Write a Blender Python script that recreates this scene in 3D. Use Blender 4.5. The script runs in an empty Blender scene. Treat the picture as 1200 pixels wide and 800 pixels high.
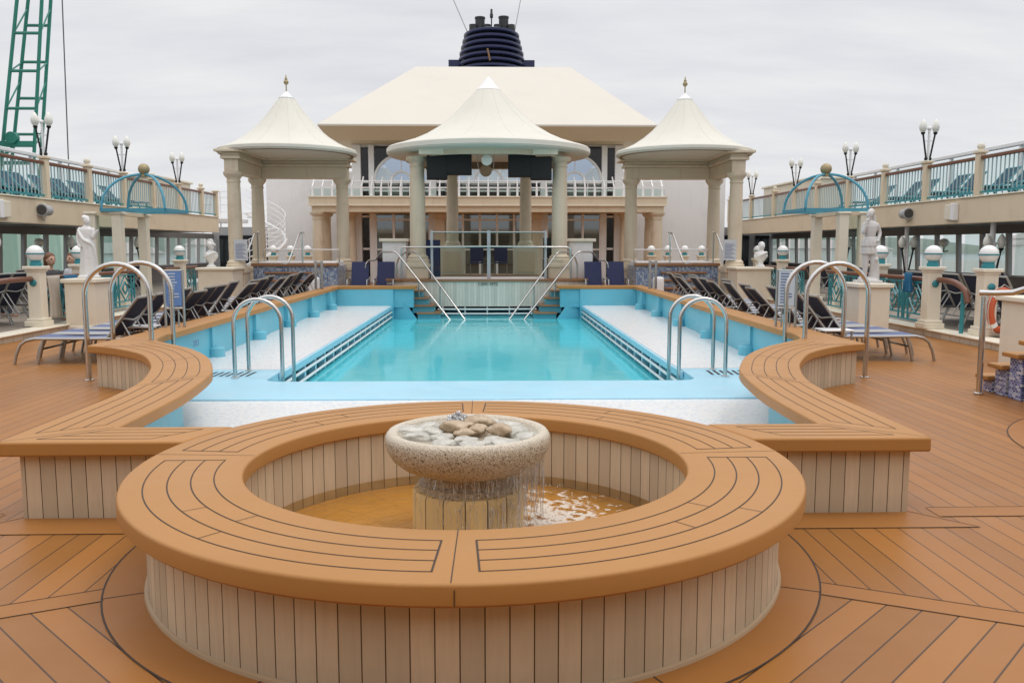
import bpy, bmesh, math, random
from math import sin, cos, pi, radians, sqrt, atan2, hypot
from mathutils import Vector, Matrix, geometry

random.seed(7)
SC = bpy.context.scene
COL = SC.collection

# ------------------------------------------------------------------ materials
class NT:
    """small node-graph helper"""
    def __init__(s, name):
        s.m = bpy.data.materials.new(name); s.m.use_nodes = True
        s.t = s.m.node_tree; s.b = s.t.nodes['Principled BSDF']; s.out = s.t.nodes['Material Output']
    def n(s, typ, **k):
        nd = s.t.nodes.new(typ)
        for a, v in k.items(): setattr(nd, a, v)
        return nd
    def l(s, a, b): s.t.links.new(a, b)
    def put(s, sock, v):
        if hasattr(v, 'is_linked') or hasattr(v, 'links'): s.l(v, sock)
        else: sock.default_value = v
    def math(s, op, a, b=0.0, c=None):
        nd = s.n('ShaderNodeMath', operation=op)
        s.put(nd.inputs[0], a); s.put(nd.inputs[1], b)
        if c is not None: s.put(nd.inputs[2], c)
        return nd.outputs[0]
    def mix(s, f, a, b, blend='MIX'):
        nd = s.n('ShaderNodeMix', data_type='RGBA', blend_type=blend)
        s.put(nd.inputs[0], f); s.put(nd.inputs[6], c4(a)); s.put(nd.inputs[7], c4(b))
        return nd.outputs[2]
    def noise(s, scale, vec=None, detail=4, rough=.55, dim='3D'):
        nd = s.n('ShaderNodeTexNoise', noise_dimensions=dim)
        nd.inputs['Scale'].default_value = scale; nd.inputs['Detail'].default_value = detail
        nd.inputs['Roughness'].default_value = rough
        if vec is not None: s.l(vec, nd.inputs['Vector'])
        return nd.outputs[0]
    def ramp(s, f, stops):
        nd = s.n('ShaderNodeValToRGB'); cr = nd.color_ramp
        while len(cr.elements) < len(stops): cr.elements.new(.5)
        for e, (p, c) in zip(cr.elements, stops): e.position = p; e.color = c4(c)
        s.l(f, nd.inputs[0]); return nd.outputs[0]
    def obj(s): return s.n('ShaderNodeTexCoord').outputs['Object']
    def uv(s): return s.n('ShaderNodeTexCoord').outputs['UV']
    def sep(s, v):
        nd = s.n('ShaderNodeSeparateXYZ'); s.l(v, nd.inputs[0]); return nd.outputs
    def comb(s, x, y, z=0.0):
        nd = s.n('ShaderNodeCombineXYZ')
        s.put(nd.inputs[0], x); s.put(nd.inputs[1], y); s.put(nd.inputs[2], z); return nd.outputs[0]
    def white(s, v):
        nd = s.n('ShaderNodeTexWhiteNoise', noise_dimensions='3D'); s.l(v, nd.inputs['Vector']); return nd.outputs
    def bump(s, h, strength=.3, dist=.01):
        nd = s.n('ShaderNodeBump'); nd.inputs['Strength'].default_value = strength
        nd.inputs['Distance'].default_value = dist
        s.l(h, nd.inputs['Height']); s.l(nd.outputs[0], s.b.inputs['Normal'])
    def set(s, **k):
        for a, v in k.items():
            s.put(s.b.inputs[{'col':'Base Color','rough':'Roughness','metal':'Metallic','ior':'IOR','spec':'Specular IOR Level','coat':'Coat Weight'}[a]], c4(v) if a == 'col' else v)
        return s
def c4(c):
    if isinstance(c, (tuple, list)): return tuple(c) + ((1.0,) if len(c) == 3 else ())
    return c

def paint(name, col, rough=.5, var=.06, scale=3.0, grime=None, metal=0.0, bump=0.0, streak=False):
    """painted / plain surface: slow tonal variation, optional blotchy grime and vertical streaks"""
    g = NT(name); o = g.obj()
    c = g.mix(g.noise(scale, o), [x*(1-var) for x in col], [min(1, x*(1+var)) for x in col])
    if grime:
        f = g.ramp(g.noise(scale*1.7, o, 6, .65), [(.52, (0,0,0)), (.78, (1,1,1))])
        c = g.mix(g.math('MULTIPLY', f, .45), c, grime)
    if streak:
        s_ = g.sep(o)
        v = g.comb(g.math('MULTIPLY', s_[0], 9.0), g.math('MULTIPLY', s_[1], 9.0), g.math('MULTIPLY', s_[2], .7))
        f = g.ramp(g.noise(1.0, v, 3), [(.55, (0,0,0)), (.75, (1,1,1))])
        c = g.mix(g.math('MULTIPLY', f, .22), c, grime or [x*.6 for x in col])
    g.set(col=c, metal=metal, rough=rough)
    g.put(g.b.inputs['Roughness'], g.math('ADD', g.math('MULTIPLY', g.noise(scale*4, o), .16), rough-.08))
    if bump: g.bump(g.noise(90, o, 3), bump, .004)
    return g.m

WOOD = (.345, .142, .032)
def composite(name, col=WOOD):
    """synthetic teak, no seams"""
    g = NT(name); o = g.obj(); s_ = g.sep(o)
    c = g.mix(g.noise(1.3, o, 5), [x*.9 for x in col], [x*1.1 for x in col])
    grain = g.noise(40, o, 3)
    c = g.mix(g.math('MULTIPLY', grain, .18), c, [x*.75 for x in col])
    f = g.ramp(g.noise(2.3, o, 6, .7), [(.55, (0,0,0)), (.8, (1,1,1))])
    c = g.mix(g.math('MULTIPLY', f, .25), c, (.40, .20, .075))
    g.b.inputs['Specular IOR Level'].default_value = .35
    g.set(col=c); g.put(g.b.inputs['Roughness'], g.math('ADD', .34, g.math('MULTIPLY', g.noise(3.1, o, 6, .65), .26)))
    g.bump(grain, .12, .003); return g.m

def planks(name, ang, w=.136, off=0.0, col=WOOD, lw=.056):
    """synthetic teak planks with dark caulked seams running along direction ang"""
    g = NT(name); o = g.obj(); s_ = g.sep(o)
    t = g.math('ADD', g.math('MULTIPLY', s_[0], -sin(ang)), g.math('MULTIPLY', s_[1], cos(ang)))
    a = g.math('ADD', g.math('MULTIPLY', s_[0], cos(ang)), g.math('MULTIPLY', s_[1], sin(ang)))
    t = g.math('DIVIDE', g.math('ADD', t, off), w)
    fr = g.math('FRACT', t); idx = g.math('FLOOR', t)
    rnd = g.white(g.comb(idx, 3.1, 7.7))[0]
    c = g.mix(rnd, [x*.86 for x in col], [x*1.12 for x in col])
    vv = g.comb(g.math('MULTIPLY', a, .8), g.math('MULTIPLY', t, 6.0), idx)
    c = g.mix(g.math('MULTIPLY', g.noise(3.0, vv, 4), .3), c, [x*.72 for x in col])
    f = g.ramp(g.noise(.9, o, 6, .7), [(.5, (0,0,0)), (.75, (1,1,1))])
    c = g.mix(g.math('MULTIPLY', f, .3), c, (.38, .18, .06))
    vo = g.n('ShaderNodeTexVoronoi'); vo.inputs['Scale'].default_value = 2.6; g.l(o, vo.inputs['Vector'])
    c = g.mix(g.math('MULTIPLY', g.math('LESS_THAN', vo.outputs['Distance'], .014), .55), c, (.62, .56, .48))     # small pale specks
    line = g.math('LESS_THAN', fr, lw)
    c = g.mix(g.math('MULTIPLY', line, .84), c, (.035, .022, .016))
    g.set(col=c); g.put(g.b.inputs['Roughness'], g.math('ADD', .22, g.math('MULTIPLY', g.noise(2.2, o, 6, .65), .30)))
    g.b.inputs['Specular IOR Level'].default_value = .28
    g.bump(g.math('SUBTRACT', 1.0, line), .25, .004); return g.m

def tileplanks(name, w=.088, base=(.62, .51, .36), gcol=(.07, .04, .018), stain=.35):
    """upright pale weathered tiles, u in metres along the wall"""
    g = NT(name); u = g.sep(g.uv()); o = g.obj()
    t = g.math('DIVIDE', u[0], w); fr = g.math('FRACT', t); idx = g.math('FLOOR', t)
    r = g.white(g.comb(idx, 1.7, 2.2))[0]
    c = g.mix(r, [x*.84 for x in base], [min(1, x*1.1) for x in base])
    vv = g.comb(g.math('MULTIPLY', u[0], 30.0), g.math('MULTIPLY', u[1], 2.5), idx)
    c = g.mix(g.ramp(g.noise(1.5, vv, 5, .65), [(.42, (0,0,0)), (.8, (.4,.4,.4))]), c, (.44, .35, .25))
    low = g.ramp(g.math('ADD', u[1], g.math('MULTIPLY', g.noise(7, o, 4), .16)), [(.06, (1,1,1)), (.2, (0,0,0))])
    c = g.mix(g.math('MULTIPLY', low, stain), c, (.36, .29, .21))
    line = g.math('LESS_THAN', fr, .055)
    c = g.mix(line, c, gcol)
    g.set(col=c, rough=.6); g.bump(g.math('SUBTRACT', 1.0, line), .35, .006); return g.m

def mosaic(name, size, stops, grout, gw=.12, axes='xyz', rough=.25):
    """square mosaic chips, each with its own colour out of stops; axes picks the two object axes"""
    g = NT(name); o = g.obj(); s_ = g.sep(o)
    def ax(a):
        if a == 'd': return g.math('ADD', s_[0], s_[1])
        return s_['xyz'.index(a)]
    a = g.math('DIVIDE', ax(axes[0]), size); b = g.math('DIVIDE', ax(axes[1]), size*(.5 if len(axes) > 3 else 1))
    a = g.math('ADD', a, g.math('MULTIPLY', g.math('FLOOR', b), .5 if len(axes) > 3 else 0.0))
    r = g.white(g.comb(g.math('FLOOR', a), g.math('FLOOR', b), .5))[0]
    c = g.ramp(r, stops)
    m = g.math('MAXIMUM', g.math('LESS_THAN', g.math('FRACT', a), gw), g.math('LESS_THAN', g.math('FRACT', b), gw))
    c = g.mix(m, c, grout)
    c = g.mix(g.math('MULTIPLY', g.noise(1.1, o, 5), .12), c, (.55, .55, .52))
    g.set(col=c, rough=rough); return g.m

def glass(name, tint=(.9, .96, .95), refl=1.0, rough=.02):
    g = NT(name); t = g.t
    fr = g.n('ShaderNodeFresnel'); fr.inputs[0].default_value = 1.5
    tr = g.n('ShaderNodeBsdfTransparent'); tr.inputs[0].default_value = c4(tint)
    gl = g.n('ShaderNodeBsdfGlossy'); gl.inputs['Roughness'].default_value = rough
    mx = g.n('ShaderNodeMixShader')
    front = g.math('SUBTRACT', 1.0, g.n('ShaderNodeNewGeometry').outputs['Backfacing'])   # no total internal reflection inside thin panes
    g.put(mx.inputs[0], g.math('MULTIPLY', g.math('MULTIPLY', fr.outputs[0], refl), front))
    g.l(tr.outputs[0], mx.inputs[1]); g.l(gl.outputs[0], mx.inputs[2]); g.l(mx.outputs[0], g.out.inputs[0])
    return g.m

M = {}
M['deck'] = planks('deck_planks', pi/2)
M['deck_a'] = planks('deck_planks_slant', pi/4)
M['deck_b'] = planks('deck_planks_counter_slant', -pi/4)
M['wood'] = composite('composite_teak')
M['bench'] = composite("bench_teak", (.43, .203, .056))
M['prom_floor'] = paint('promenade_floor', (.30, .25, .20), .5, .15, 1.0, grime=(.2, .17, .14))
M['kick'] = paint('kick_trim', (.42, .30, .18), .5)
M['caulk'] = paint('caulk', (.05, .03, .019), .7)
M['tile'] = tileplanks('upright_tiles')
M['tile_blue'] = paint('pool_paint', (.13, .47, .60), .4, .1, 1.5, grime=(.25, .5, .58))
M['ledge'] = paint('ledge_paint', (.36, .64, .78), .35, .08, 1.2, grime=(.5, .68, .74))
M['shelf'] = mosaic('shelf_mosaic', .032, [(0, (.80,.79,.77)), (.55, (.84,.83,.81)), (.8, (.72,.76,.80)), (.93, (.50,.62,.75)), (1, (.70,.68,.62))], (.72,.72,.72), .1, 'xyzh')
M['spa_mosaic'] = mosaic('spa_mosaic', .055, [(0, (.06,.10,.24)), (.3, (.12,.22,.42)), (.55, (.25,.36,.5)), (.8, (.5,.55,.58)), (1, (.10,.14,.30))], (.45,.46,.45), .1, 'dzy')
M['step_mosaic'] = mosaic('step_mosaic', .05, [(0, (.03,.05,.2)), (.4, (.06,.09,.33)), (.65, (.25,.32,.55)), (.85, (.6,.63,.68)), (1, (.05,.06,.25))], (.55,.56,.58), .12, 'yzxh')
M['cream'] = paint('cream_paint', (.74, .62, .45), .45, .06, .8, grime=(.50, .39, .26), streak=True)
M['cream_light'] = paint('cream_light_paint', (.80, .735, .60), .45, .05, 1.5, grime=(.6, .52, .4))
M['stone'] = paint('column_paint', (.67, .57, .43), .5, .07, 1.2, grime=(.42, .30, .20), streak=True)
M['tan'] = paint('soffit_tan', (.60, .49, .33), .6, .04)
M['canvas'] = paint('canvas', (.675, .65, .57), .6, .04, 1.2, grime=(.60, .56, .48), streak=True)
M['roof'] = paint('roof_panel', (.645, .60, .52), .6, .03, .4, grime=(.60, .54, .47))
M['white'] = paint('white_paint', (.84, .835, .83), .4, .04, 1.0)
M['wall_white'] = paint('ship_white', (.84, .82, .81), .5, .04, .35, grime=(.6, .57, .54), streak=True)
M['grey'] = paint('grey_panel', (.42, .42, .43), .5)
M['dgrey'] = paint('dark_grey', (.06, .058, .056), .5)
M['brown'] = paint('window_brown', (.13, .115, .10), .4)
M['post_grey'] = paint('post_grey', (.34, .335, .33), .4)
M['black'] = paint('black_paint', (.008, .008, .009), .65)
M['steel'] = paint('brushed_steel', (.60, .585, .56), .2, .05, 6, metal=1.0)
M['alu'] = paint('aluminium', (.45, .44, .42), .38, .06, 5, metal=.9)
M['teal'] = paint('teal_paint', (.035, .25, .29), .4, .12, 2)
M['teal_light'] = paint('dome_teal', (.075, .30, .40), .4, .1, 2)
M['rail_wood'] = paint('varnished_rail', (.17, .065, .035), .3, .25, 6)
M['tread'] = paint('tread_wood', (.30, .155, .075), .5, .2, 4)
M['sling'] = paint('navy_sling', (.020, .024, .052), .8, .15, 30, bump=.2)
M['sling_seat'] = paint('blue_sling', (.115, .14, .25), .8, .15, 20, bump=.2)
M['sling_up'] = paint('teal_sling', (.012, .065, .105), .75, .12, 20)
M['chair_blue'] = paint('chair_blue', (.025, .033, .10), .7, .15, 10)
M['pool_towel'] = paint('blue_towel', (.03, .17, .33), .9, .15, 8, bump=.3)
M['beige_cloth'] = paint('beige_cloth', (.52, .47, .40), .9, .1, 8, bump=.3)
M['marble'] = paint('white_marble', (.74, .73, .71), .5, .06, 5, grime=(.5, .48, .45))
M['marble_grey'] = paint('weathered_marble', (.60, .58, .56), .55, .1, 6, grime=(.30, .285, .27))
M['globe'] = paint('globe_white', (.82, .82, .80), .2, .02)
M['lampglobe'] = paint('lamp_glass', (.80, .79, .72), .25, .03)
M['gold'] = paint('gold_ball', (.36, .29, .16), .5, .2, 6, metal=.4)
M['navy'] = paint('funnel_navy', (.016, .022, .075), .35, .15, .5)
M['soot'] = paint('sooty_steel', (.035, .036, .037), .55, .3, 2)
M['crane'] = paint('crane_green', (.02, .20, .145), .4, .15, .5, grime=(.05, .16, .12))
M['crane_pale'] = paint('crane_house', (.42, .56, .46), .5, .1, .3)
M['cable'] = paint('cable_grey', (.10, .10, .105), .6)
M['lcable'] = paint('pale_cable', (.5, .5, .5), .5)
M['orange'] = paint('lifebuoy_orange', (.55, .10, .03), .5, .1)
M['blackglass'] = paint('black_panel', (.012, .013, .016), .12, .1)
g = NT('coated_glass'); g.set(col=(.42, .50, .60), metal=1.0, rough=.03); M['mirrorglass'] = g.m
g = NT('dim_glass'); g.set(col=(.17, .185, .19), metal=.85, rough=.04); M['dimglass'] = g.m
M['clear'] = glass('clear_glass', (.86, .93, .92))
M['tealglass'] = glass('teal_glass', (.90, .965, .965))
M['skin'] = paint('skin', (.55, .33, .23), .5, .06, 20)
M['lips'] = paint('lips', (.40, .13, .11), .5)
M['hair'] = paint('brown_hair', (.16, .07, .03), .6, .2, 40)
M['hair_black'] = paint('black_hair', (.015, .013, .012), .5, .2, 40)
M['shirt_dark'] = paint('patterned_shirt', (.07, .07, .075), .8, .5, 30)
M['shirt_white'] = paint('white_shirt', (.68, .69, .74), .8, .05, 10)
M['trouser'] = paint('trousers', (.06, .065, .09), .8, .1)
M['paper'] = paint('notice_paper', (.55, .57, .60), .4, .04)
M['ink'] = paint('ink_blue', (.10, .14, .30), .5)
M['blue_sheet'] = paint('blue_notice', (.12, .22, .46), .5, .08, 6)
M['rust'] = paint('rusty_brown', (.22, .12, .06), .7, .3, 5)
M['concrete'] = paint('quay_concrete', (.33, .32, .30), .8, .1, .05)
M['hill'] = paint('hill_green', (.17, .20, .17), .9, .3, .01)
M['houses'] = paint('town_render', (.74, .73, .71), .7, .1, .05)
M['roof_tile'] = paint('town_roof', (.38, .35, .33), .8, .15, .1)
M['slot'] = paint('slot_dark', (.012, .035, .05), .3)

def stone_mat():
    g = NT('pebbled_stone'); o = g.obj()
    v = g.n('ShaderNodeTexVoronoi'); v.inputs['Scale'].default_value = 150; g.l(o, v.inputs['Vector'])
    r = g.sep(v.outputs['Color'])[0]
    c = g.ramp(r, [(0, (.13,.085,.05)), (.16, (.46,.36,.24)), (.55, (.57,.47,.34)), (.85, (.68,.59,.47)), (1, (.24,.16,.10))])
    n2 = g.noise(4, o, 5)
    c = g.mix(g.math('MULTIPLY', n2, .3), c, (.30, .24, .17))
    v2 = g.n('ShaderNodeTexVoronoi'); v2.inputs['Scale'].default_value = 38; g.l(o, v2.inputs['Vector'])
    c = g.mix(g.math('LESS_THAN', v2.outputs['Distance'], .16), c, (.07, .05, .04))
    z = g.math('ADD', g.sep(o)[2], g.math('MULTIPLY', g.math('SUBTRACT', n2, .5), .05))
    worn = g.ramp(z, [(.60, (0,0,0)), (.632, (1,1,1))])          # rim rubbed pale
    c = g.mix(g.math('MULTIPLY', worn, .6), c, (.68, .61, .50))
    g.set(col=c, rough=.5); g.bump(v.outputs['Distance'], .5, .006); return g.m
M['bowl'] = stone_mat()
def rock_mat(name, a, b):
    g = NT(name); o = g.obj()
    c = g.ramp(g.noise(14, o, 8, .7), [(.3, a), (.68, b)])
    g.set(col=c, rough=.2); g.bump(g.noise(45, o, 6, .65), .8, .012); return g.m
M['rock_brown'] = rock_mat('wet_brown_rock', (.34, .23, .13), (.66, .52, .37))
M['rock_pale'] = rock_mat('wet_pale_rock', (.42, .40, .35), (.72, .69, .61))

def pool_mat():
    g = NT('pool_water'); o = g.obj(); s_ = g.sep(o)
    v = g.comb(g.math('MULTIPLY', s_[0], 1.0), g.math('MULTIPLY', s_[1], .55), 0.0)
    n1 = g.noise(2.2, v, 3, .5); n2 = g.noise(9, v, 2, .5)
    c = g.mix(g.ramp(g.noise(.28, o, 3), [(.35, (0,0,0)), (.65, (1,1,1))]), (.075, .53, .61), (.10, .58, .66))
    c = g.mix(g.ramp(n2, [(.4, (0,0,0)), (.7, (.35,.35,.35))]), c, (.12, .55, .61))
    g.set(col=c, rough=.09, ior=1.33)
    h = g.math('ADD', n1, g.math('MULTIPLY', n2, .25)); g.bump(h, .17, .04); return g.m
M['water'] = pool_mat()
def basin_water():
    g = NT('basin_water'); o = g.obj(); s_ = g.sep(o)
    r = g.math('SQRT', g.math('ADD', g.math('POWER', s_[0], 2.0), g.math('POWER', s_[1], 2.0)))
    n = g.noise(9, o, 4, .6); n2 = g.noise(30, o, 3)
    bm = g.n('ShaderNodeBump'); bm.inputs['Strength'].default_value = .55; bm.inputs['Distance'].default_value = .03
    g.l(g.math('ADD', n, g.math('MULTIPLY', n2, .3)), bm.inputs['Height'])
    fr = g.n('ShaderNodeFresnel'); fr.inputs[0].default_value = 1.33; g.l(bm.outputs[0], fr.inputs['Normal'])
    tr = g.n('ShaderNodeBsdfTransparent'); tr.inputs[0].default_value = (.96, .86, .64, 1)
    gl = g.n('ShaderNodeBsdfGlossy'); gl.inputs['Roughness'].default_value = .04; g.l(bm.outputs[0], gl.inputs['Normal'])
    mx = g.n('ShaderNodeMixShader'); g.l(fr.outputs[0], mx.inputs[0]); g.l(tr.outputs[0], mx.inputs[1]); g.l(gl.outputs[0], mx.inputs[2])
    # foam churned up where the falling water lands (stronger towards +x)
    fall = g.math('SUBTRACT', 1.0, g.math('MULTIPLY', g.math('ABSOLUTE', g.math('SUBTRACT', r, .50)), 2.0))
    side = g.math('ADD', .55, g.math('MULTIPLY', s_[0], .9))
    web = g.math('SUBTRACT', 1.0, g.math('MULTIPLY', g.math('ABSOLUTE', g.math('SUBTRACT', g.noise(7, o, 5, .6), .5)), 11.0))
    blot = g.math('MULTIPLY', g.math('SUBTRACT', g.noise(17, o, 5, .7), .5), 2.6)
    k = g.math('ADD', g.math('MULTIPLY', g.math('MULTIPLY', fall, side), .75), g.math('ADD', g.math('MULTIPLY', web, .42), blot))
    foam = g.ramp(k, [(.54, (0,0,0)), (.76, (1,1,1))])
    df = g.n('ShaderNodeBsdfDiffuse'); df.inputs[0].default_value = (.72, .66, .58, 1)
    m2 = g.n('ShaderNodeMixShader'); mask = g.ramp(g.math('ADD', .35, g.math('MULTIPLY', s_[0], .9)), [(.2, (0,0,0)), (.5, (1,1,1))])
    g.put(m2.inputs[0], g.math('MULTIPLY', g.math('MULTIPLY', foam, mask), .8)); g.l(mx.outputs[0], m2.inputs[1]); g.l(df.outputs[0], m2.inputs[2])
    g.l(m2.outputs[0], g.out.inputs[0]); return g.m
M['basin_water'] = basin_water()
def fall_mat():
    g = NT('falling_water')
    tr = g.n('ShaderNodeBsdfTransparent'); tr.inputs[0].default_value = (.97, .97, .97, 1)
    gl = g.n('ShaderNodeBsdfGlossy'); gl.inputs['Roughness'].default_value = .08
    df = g.n('ShaderNodeBsdfDiffuse'); df.inputs[0].default_value = (.8, .8, .8, 1)
    a = g.n('ShaderNodeMixShader'); a.inputs[0].default_value = .5; g.l(gl.outputs[0], a.inputs[1]); g.l(df.outputs[0], a.inputs[2])
    b = g.n('ShaderNodeMixShader'); b.inputs[0].default_value = .36; g.l(tr.outputs[0], b.inputs[1]); g.l(a.outputs[0], b.inputs[2])
    g.l(b.outputs[0], g.out.inputs[0]); return g.m
M['fall'] = fall_mat()
def basin_floor():
    g = NT('basin_floor'); o = g.obj(); s_ = g.sep(o)
    r = g.math('SQRT', g.math('ADD', g.math('POWER', s_[0], 2.0), g.math('POWER', s_[1], 2.0)))
    th = g.math('ARCTAN2', s_[1], s_[0])
    line = g.math('MAXIMUM', g.math('LESS_THAN', g.math('FRACT', g.math('DIVIDE', r, .16)), .05), g.math('LESS_THAN', g.math('FRACT', g.math('MULTIPLY', th, 3.2)), .02))
    c = g.mix(g.noise(3, o, 5), (.58, .29, .055), (.76, .43, .11))
    c = g.mix(g.math('MULTIPLY', line, .35), c, (.22, .10, .03))
    g.set(col=c, rough=.5); return g.m
M['basin_floor'] = basin_floor()
M['ped_tile'] = tileplanks('pedestal_tiles', .115, (.68, .47, .19), (.05, .03, .015))
M['stage_tile'] = tileplanks('stage_tiles', .085, (.68, .64, .56), (.30, .29, .25), stain=0)
M['kerb_tile'] = tileplanks('kerb_tiles', .3, (.62, .55, .44), (.38, .31, .23))
def sea_mat():
    g = NT('harbour_water'); o = g.obj()
    g.set(col=(.05, .09, .11), rough=.12, ior=1.33); g.bump(g.noise(.25, o, 4), .4, .5); return g.m
M['sea'] = sea_mat()

# ------------------------------------------------------------------ mesh builder
class MB:
    def __init__(s): s.v = []; s.f = []; s.mi = []; s.uv = {}
    def add(s, vs, fs, mi=0, uvs=None):
        b = len(s.v); s.v += [tuple(v) for v in vs]
        for i, f in enumerate(fs):
            if uvs: s.uv[len(s.f)] = uvs[i]
            s.f.append([b+k for k in f]); s.mi.append(mi)
        return s
    def box(s, x0, x1, y0, y1, z0, z1, mi=0):
        return s.add([(x0,y0,z0),(x1,y0,z0),(x1,y1,z0),(x0,y1,z0),(x0,y0,z1),(x1,y0,z1),(x1,y1,z1),(x0,y1,z1)],
                     [(3,2,1,0),(4,5,6,7),(0,1,5,4),(1,2,6,5),(2,3,7,6),(3,0,4,7)], mi)
    def cbox(s, cx, cy, z0, w, d, h, mi=0): return s.box(cx-w/2, cx+w/2, cy-d/2, cy+d/2, z0, z0+h, mi)
    def bar(s, a, b, w, h=None, up=(0,0,1), mi=0):
        a, b = Vector(a), Vector(b); d = (b-a).normalized(); h = h or w
        x = d.cross(Vector(up))
        if x.length < 1e-4: x = d.cross(Vector((1,0,0)))
        x.normalize(); y = x.cross(d)
        vs = [p + x*sx*w/2 + y*sy*h/2 for p in (a, b) for sx, sy in ((-1,-1),(1,-1),(1,1),(-1,1))]
        return s.add(vs, [(3,2,1,0),(4,5,6,7),(0,1,5,4),(1,2,6,5),(2,3,7,6),(3,0,4,7)], mi)
    def tube(s, pts, r, n=8, closed=False, mi=0, cap=True):
        pts = [Vector(p) for p in pts]; m = len(pts)
        rs = r if isinstance(r, (list, tuple)) else [r]*m
        T = []
        for i in range(m):
            a = pts[(i-1) % m] if (closed or i) else pts[i]; b = pts[(i+1) % m] if (closed or i < m-1) else pts[i]
            T.append((b-a).normalized())
        x = T[0].cross(Vector((0,0,1)))
        if x.length < 1e-3: x = T[0].cross(Vector((1,0,0)))
        x.normalize(); vs = []
        for i in range(m):
            x = (x - T[i]*x.dot(T[i])).normalized(); y = T[i].cross(x)
            vs += [pts[i] + (x*cos(2*pi*k/n) + y*sin(2*pi*k/n))*rs[i] for k in range(n)]
        fs = []
        for i in range(m if closed else m-1):
            j = (i+1) % m
            fs += [(i*n+k, i*n+(k+1) % n, j*n+(k+1) % n, j*n+k) for k in range(n)]
        if cap and not closed: fs += [tuple(range(n-1, -1, -1)), tuple((m-1)*n+k for k in range(n))]
        return s.add(vs, fs, mi)
    def lathe(s, prof, cx=0, cy=0, n=32, mi=0, closed=False, sy=1.0, a0=0.0, wob=None, cap=True):
        """prof: list of (r, z); faces carry uv = (arc metres, z)"""
        vs = []; m = len(prof)
        for r, z in prof:
            for k in range(n):
                a = 2*pi*k/n + a0; q = r*(1 + (wob(a, z) if wob else 0))
                vs.append((cx+q*cos(a), cy+q*sin(a)*sy, z))
        fs, uvs = [], []
        for i in range(m if closed else m-1):
            j = (i+1) % m; R = max(prof[i][0], prof[j][0])
            for k in range(n):
                k2 = (k+1) % n; u0, u1 = 2*pi*k/n*R, 2*pi*(k+1)/n*R
                fs.append((i*n+k, i*n+k2, j*n+k2, j*n+k))
                uvs.append(((u0, prof[i][1]), (u1, prof[i][1]), (u1, prof[j][1]), (u0, prof[j][1])))
        if not closed and cap:
            if prof[0][0] > 1e-6: fs.append(tuple(range(n-1, -1, -1))); uvs.append(((0,0),)*n)
            if prof[-1][0] > 1e-6: fs.append(tuple((m-1)*n+k for k in range(n))); uvs.append(((0,0),)*n)
        return s.add(vs, fs, mi, uvs)
    def prism(s, poly, z0, z1, mi=0, side=None, top=None):
        """extruded outline (counter-clockwise); side(i) gives the material slot of edge i"""
        n = len(poly); b = [(x, y, z0) for x, y in poly]; t = [(x, y, z1) for x, y in poly]
        tris = geometry.tessellate_polygon([[Vector((x, y, 0)) for x, y in poly]])
        fs, uvs, mis = [], [], []
        def nz(f): return sum(poly[f[i]][0]*poly[f[(i+1) % 3]][1]-poly[f[(i+1) % 3]][0]*poly[f[i]][1] for i in range(3))
        for f in tris:
            f = tuple(f) if nz(f) > 0 else tuple(f[::-1])
            s.add([t[k] for k in f], [(0,1,2)], mi if top is None else top); s.add([b[k] for k in f[::-1]], [(0,1,2)], mi)
        u = 0
        for i in range(n):
            j = (i+1) % n; L = hypot(poly[j][0]-poly[i][0], poly[j][1]-poly[i][1])
            s.add([b[i], b[j], t[j], t[i]], [(0,1,2,3)], side(i) if side else mi, [((u, z0), (u+L, z0), (u+L, z1), (u, z1))]); u += L
        return s
    def sheet(s, poly, z, mi=0, holes=()):
        loops = [[Vector((x, y, 0)) for x, y in p] for p in (poly,)+tuple(holes)]; flat = [v for l in loops for v in l]
        for f in geometry.tessellate_polygon(loops):
            a, b_, c = (flat[k] for k in f)
            if (b_-a).cross(c-a).z < 0: b_, c = c, b_
            s.add([(p.x, p.y, z) for p in (a, b_, c)], [(0,1,2)], mi)
        return s
    def ribbon(s, pts, w, z, mi=0):
        P = [Vector((p[0], p[1])) for p in pts]; L, R_ = [], []
        for i in range(len(P)):
            d = (P[min(i+1, len(P)-1)]-P[max(i-1, 0)]).normalized(); nrm = Vector((-d.y, d.x))*w/2
            L.append(P[i]+nrm); R_.append(P[i]-nrm)
        for i in range(len(P)-1):
            s.add([(R_[i].x,R_[i].y,z),(R_[i+1].x,R_[i+1].y,z),(L[i+1].x,L[i+1].y,z),(L[i].x,L[i].y,z)], [(0,1,2,3)], mi)
        return s
    def ball(s, c, r, n=16, mi=0, sq=(1,1,1)):
        m = max(6, n//2); prof = [(max(1e-4, sin(pi*i/m)), -cos(pi*i/m)) for i in range(m+1)]
        t = MB().lathe(prof, n=n)
        return s.add([(c[0]+x*r*sq[0], c[1]+y*r*sq[1], c[2]+z*r*sq[2]) for x, y, z in t.v], t.f, mi)
    def xf(s, mat):
        s.v = [tuple(mat @ Vector(v)) for v in s.v]; return s
    def join(s, o, mi=0):
        b = len(s.v); s.v += o.v
        for i, f in enumerate(o.f):
            if i in o.uv: s.uv[len(s.f)] = o.uv[i]
            s.f.append([b+k for k in f]); s.mi.append(o.mi[i]+mi)
        return s

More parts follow.
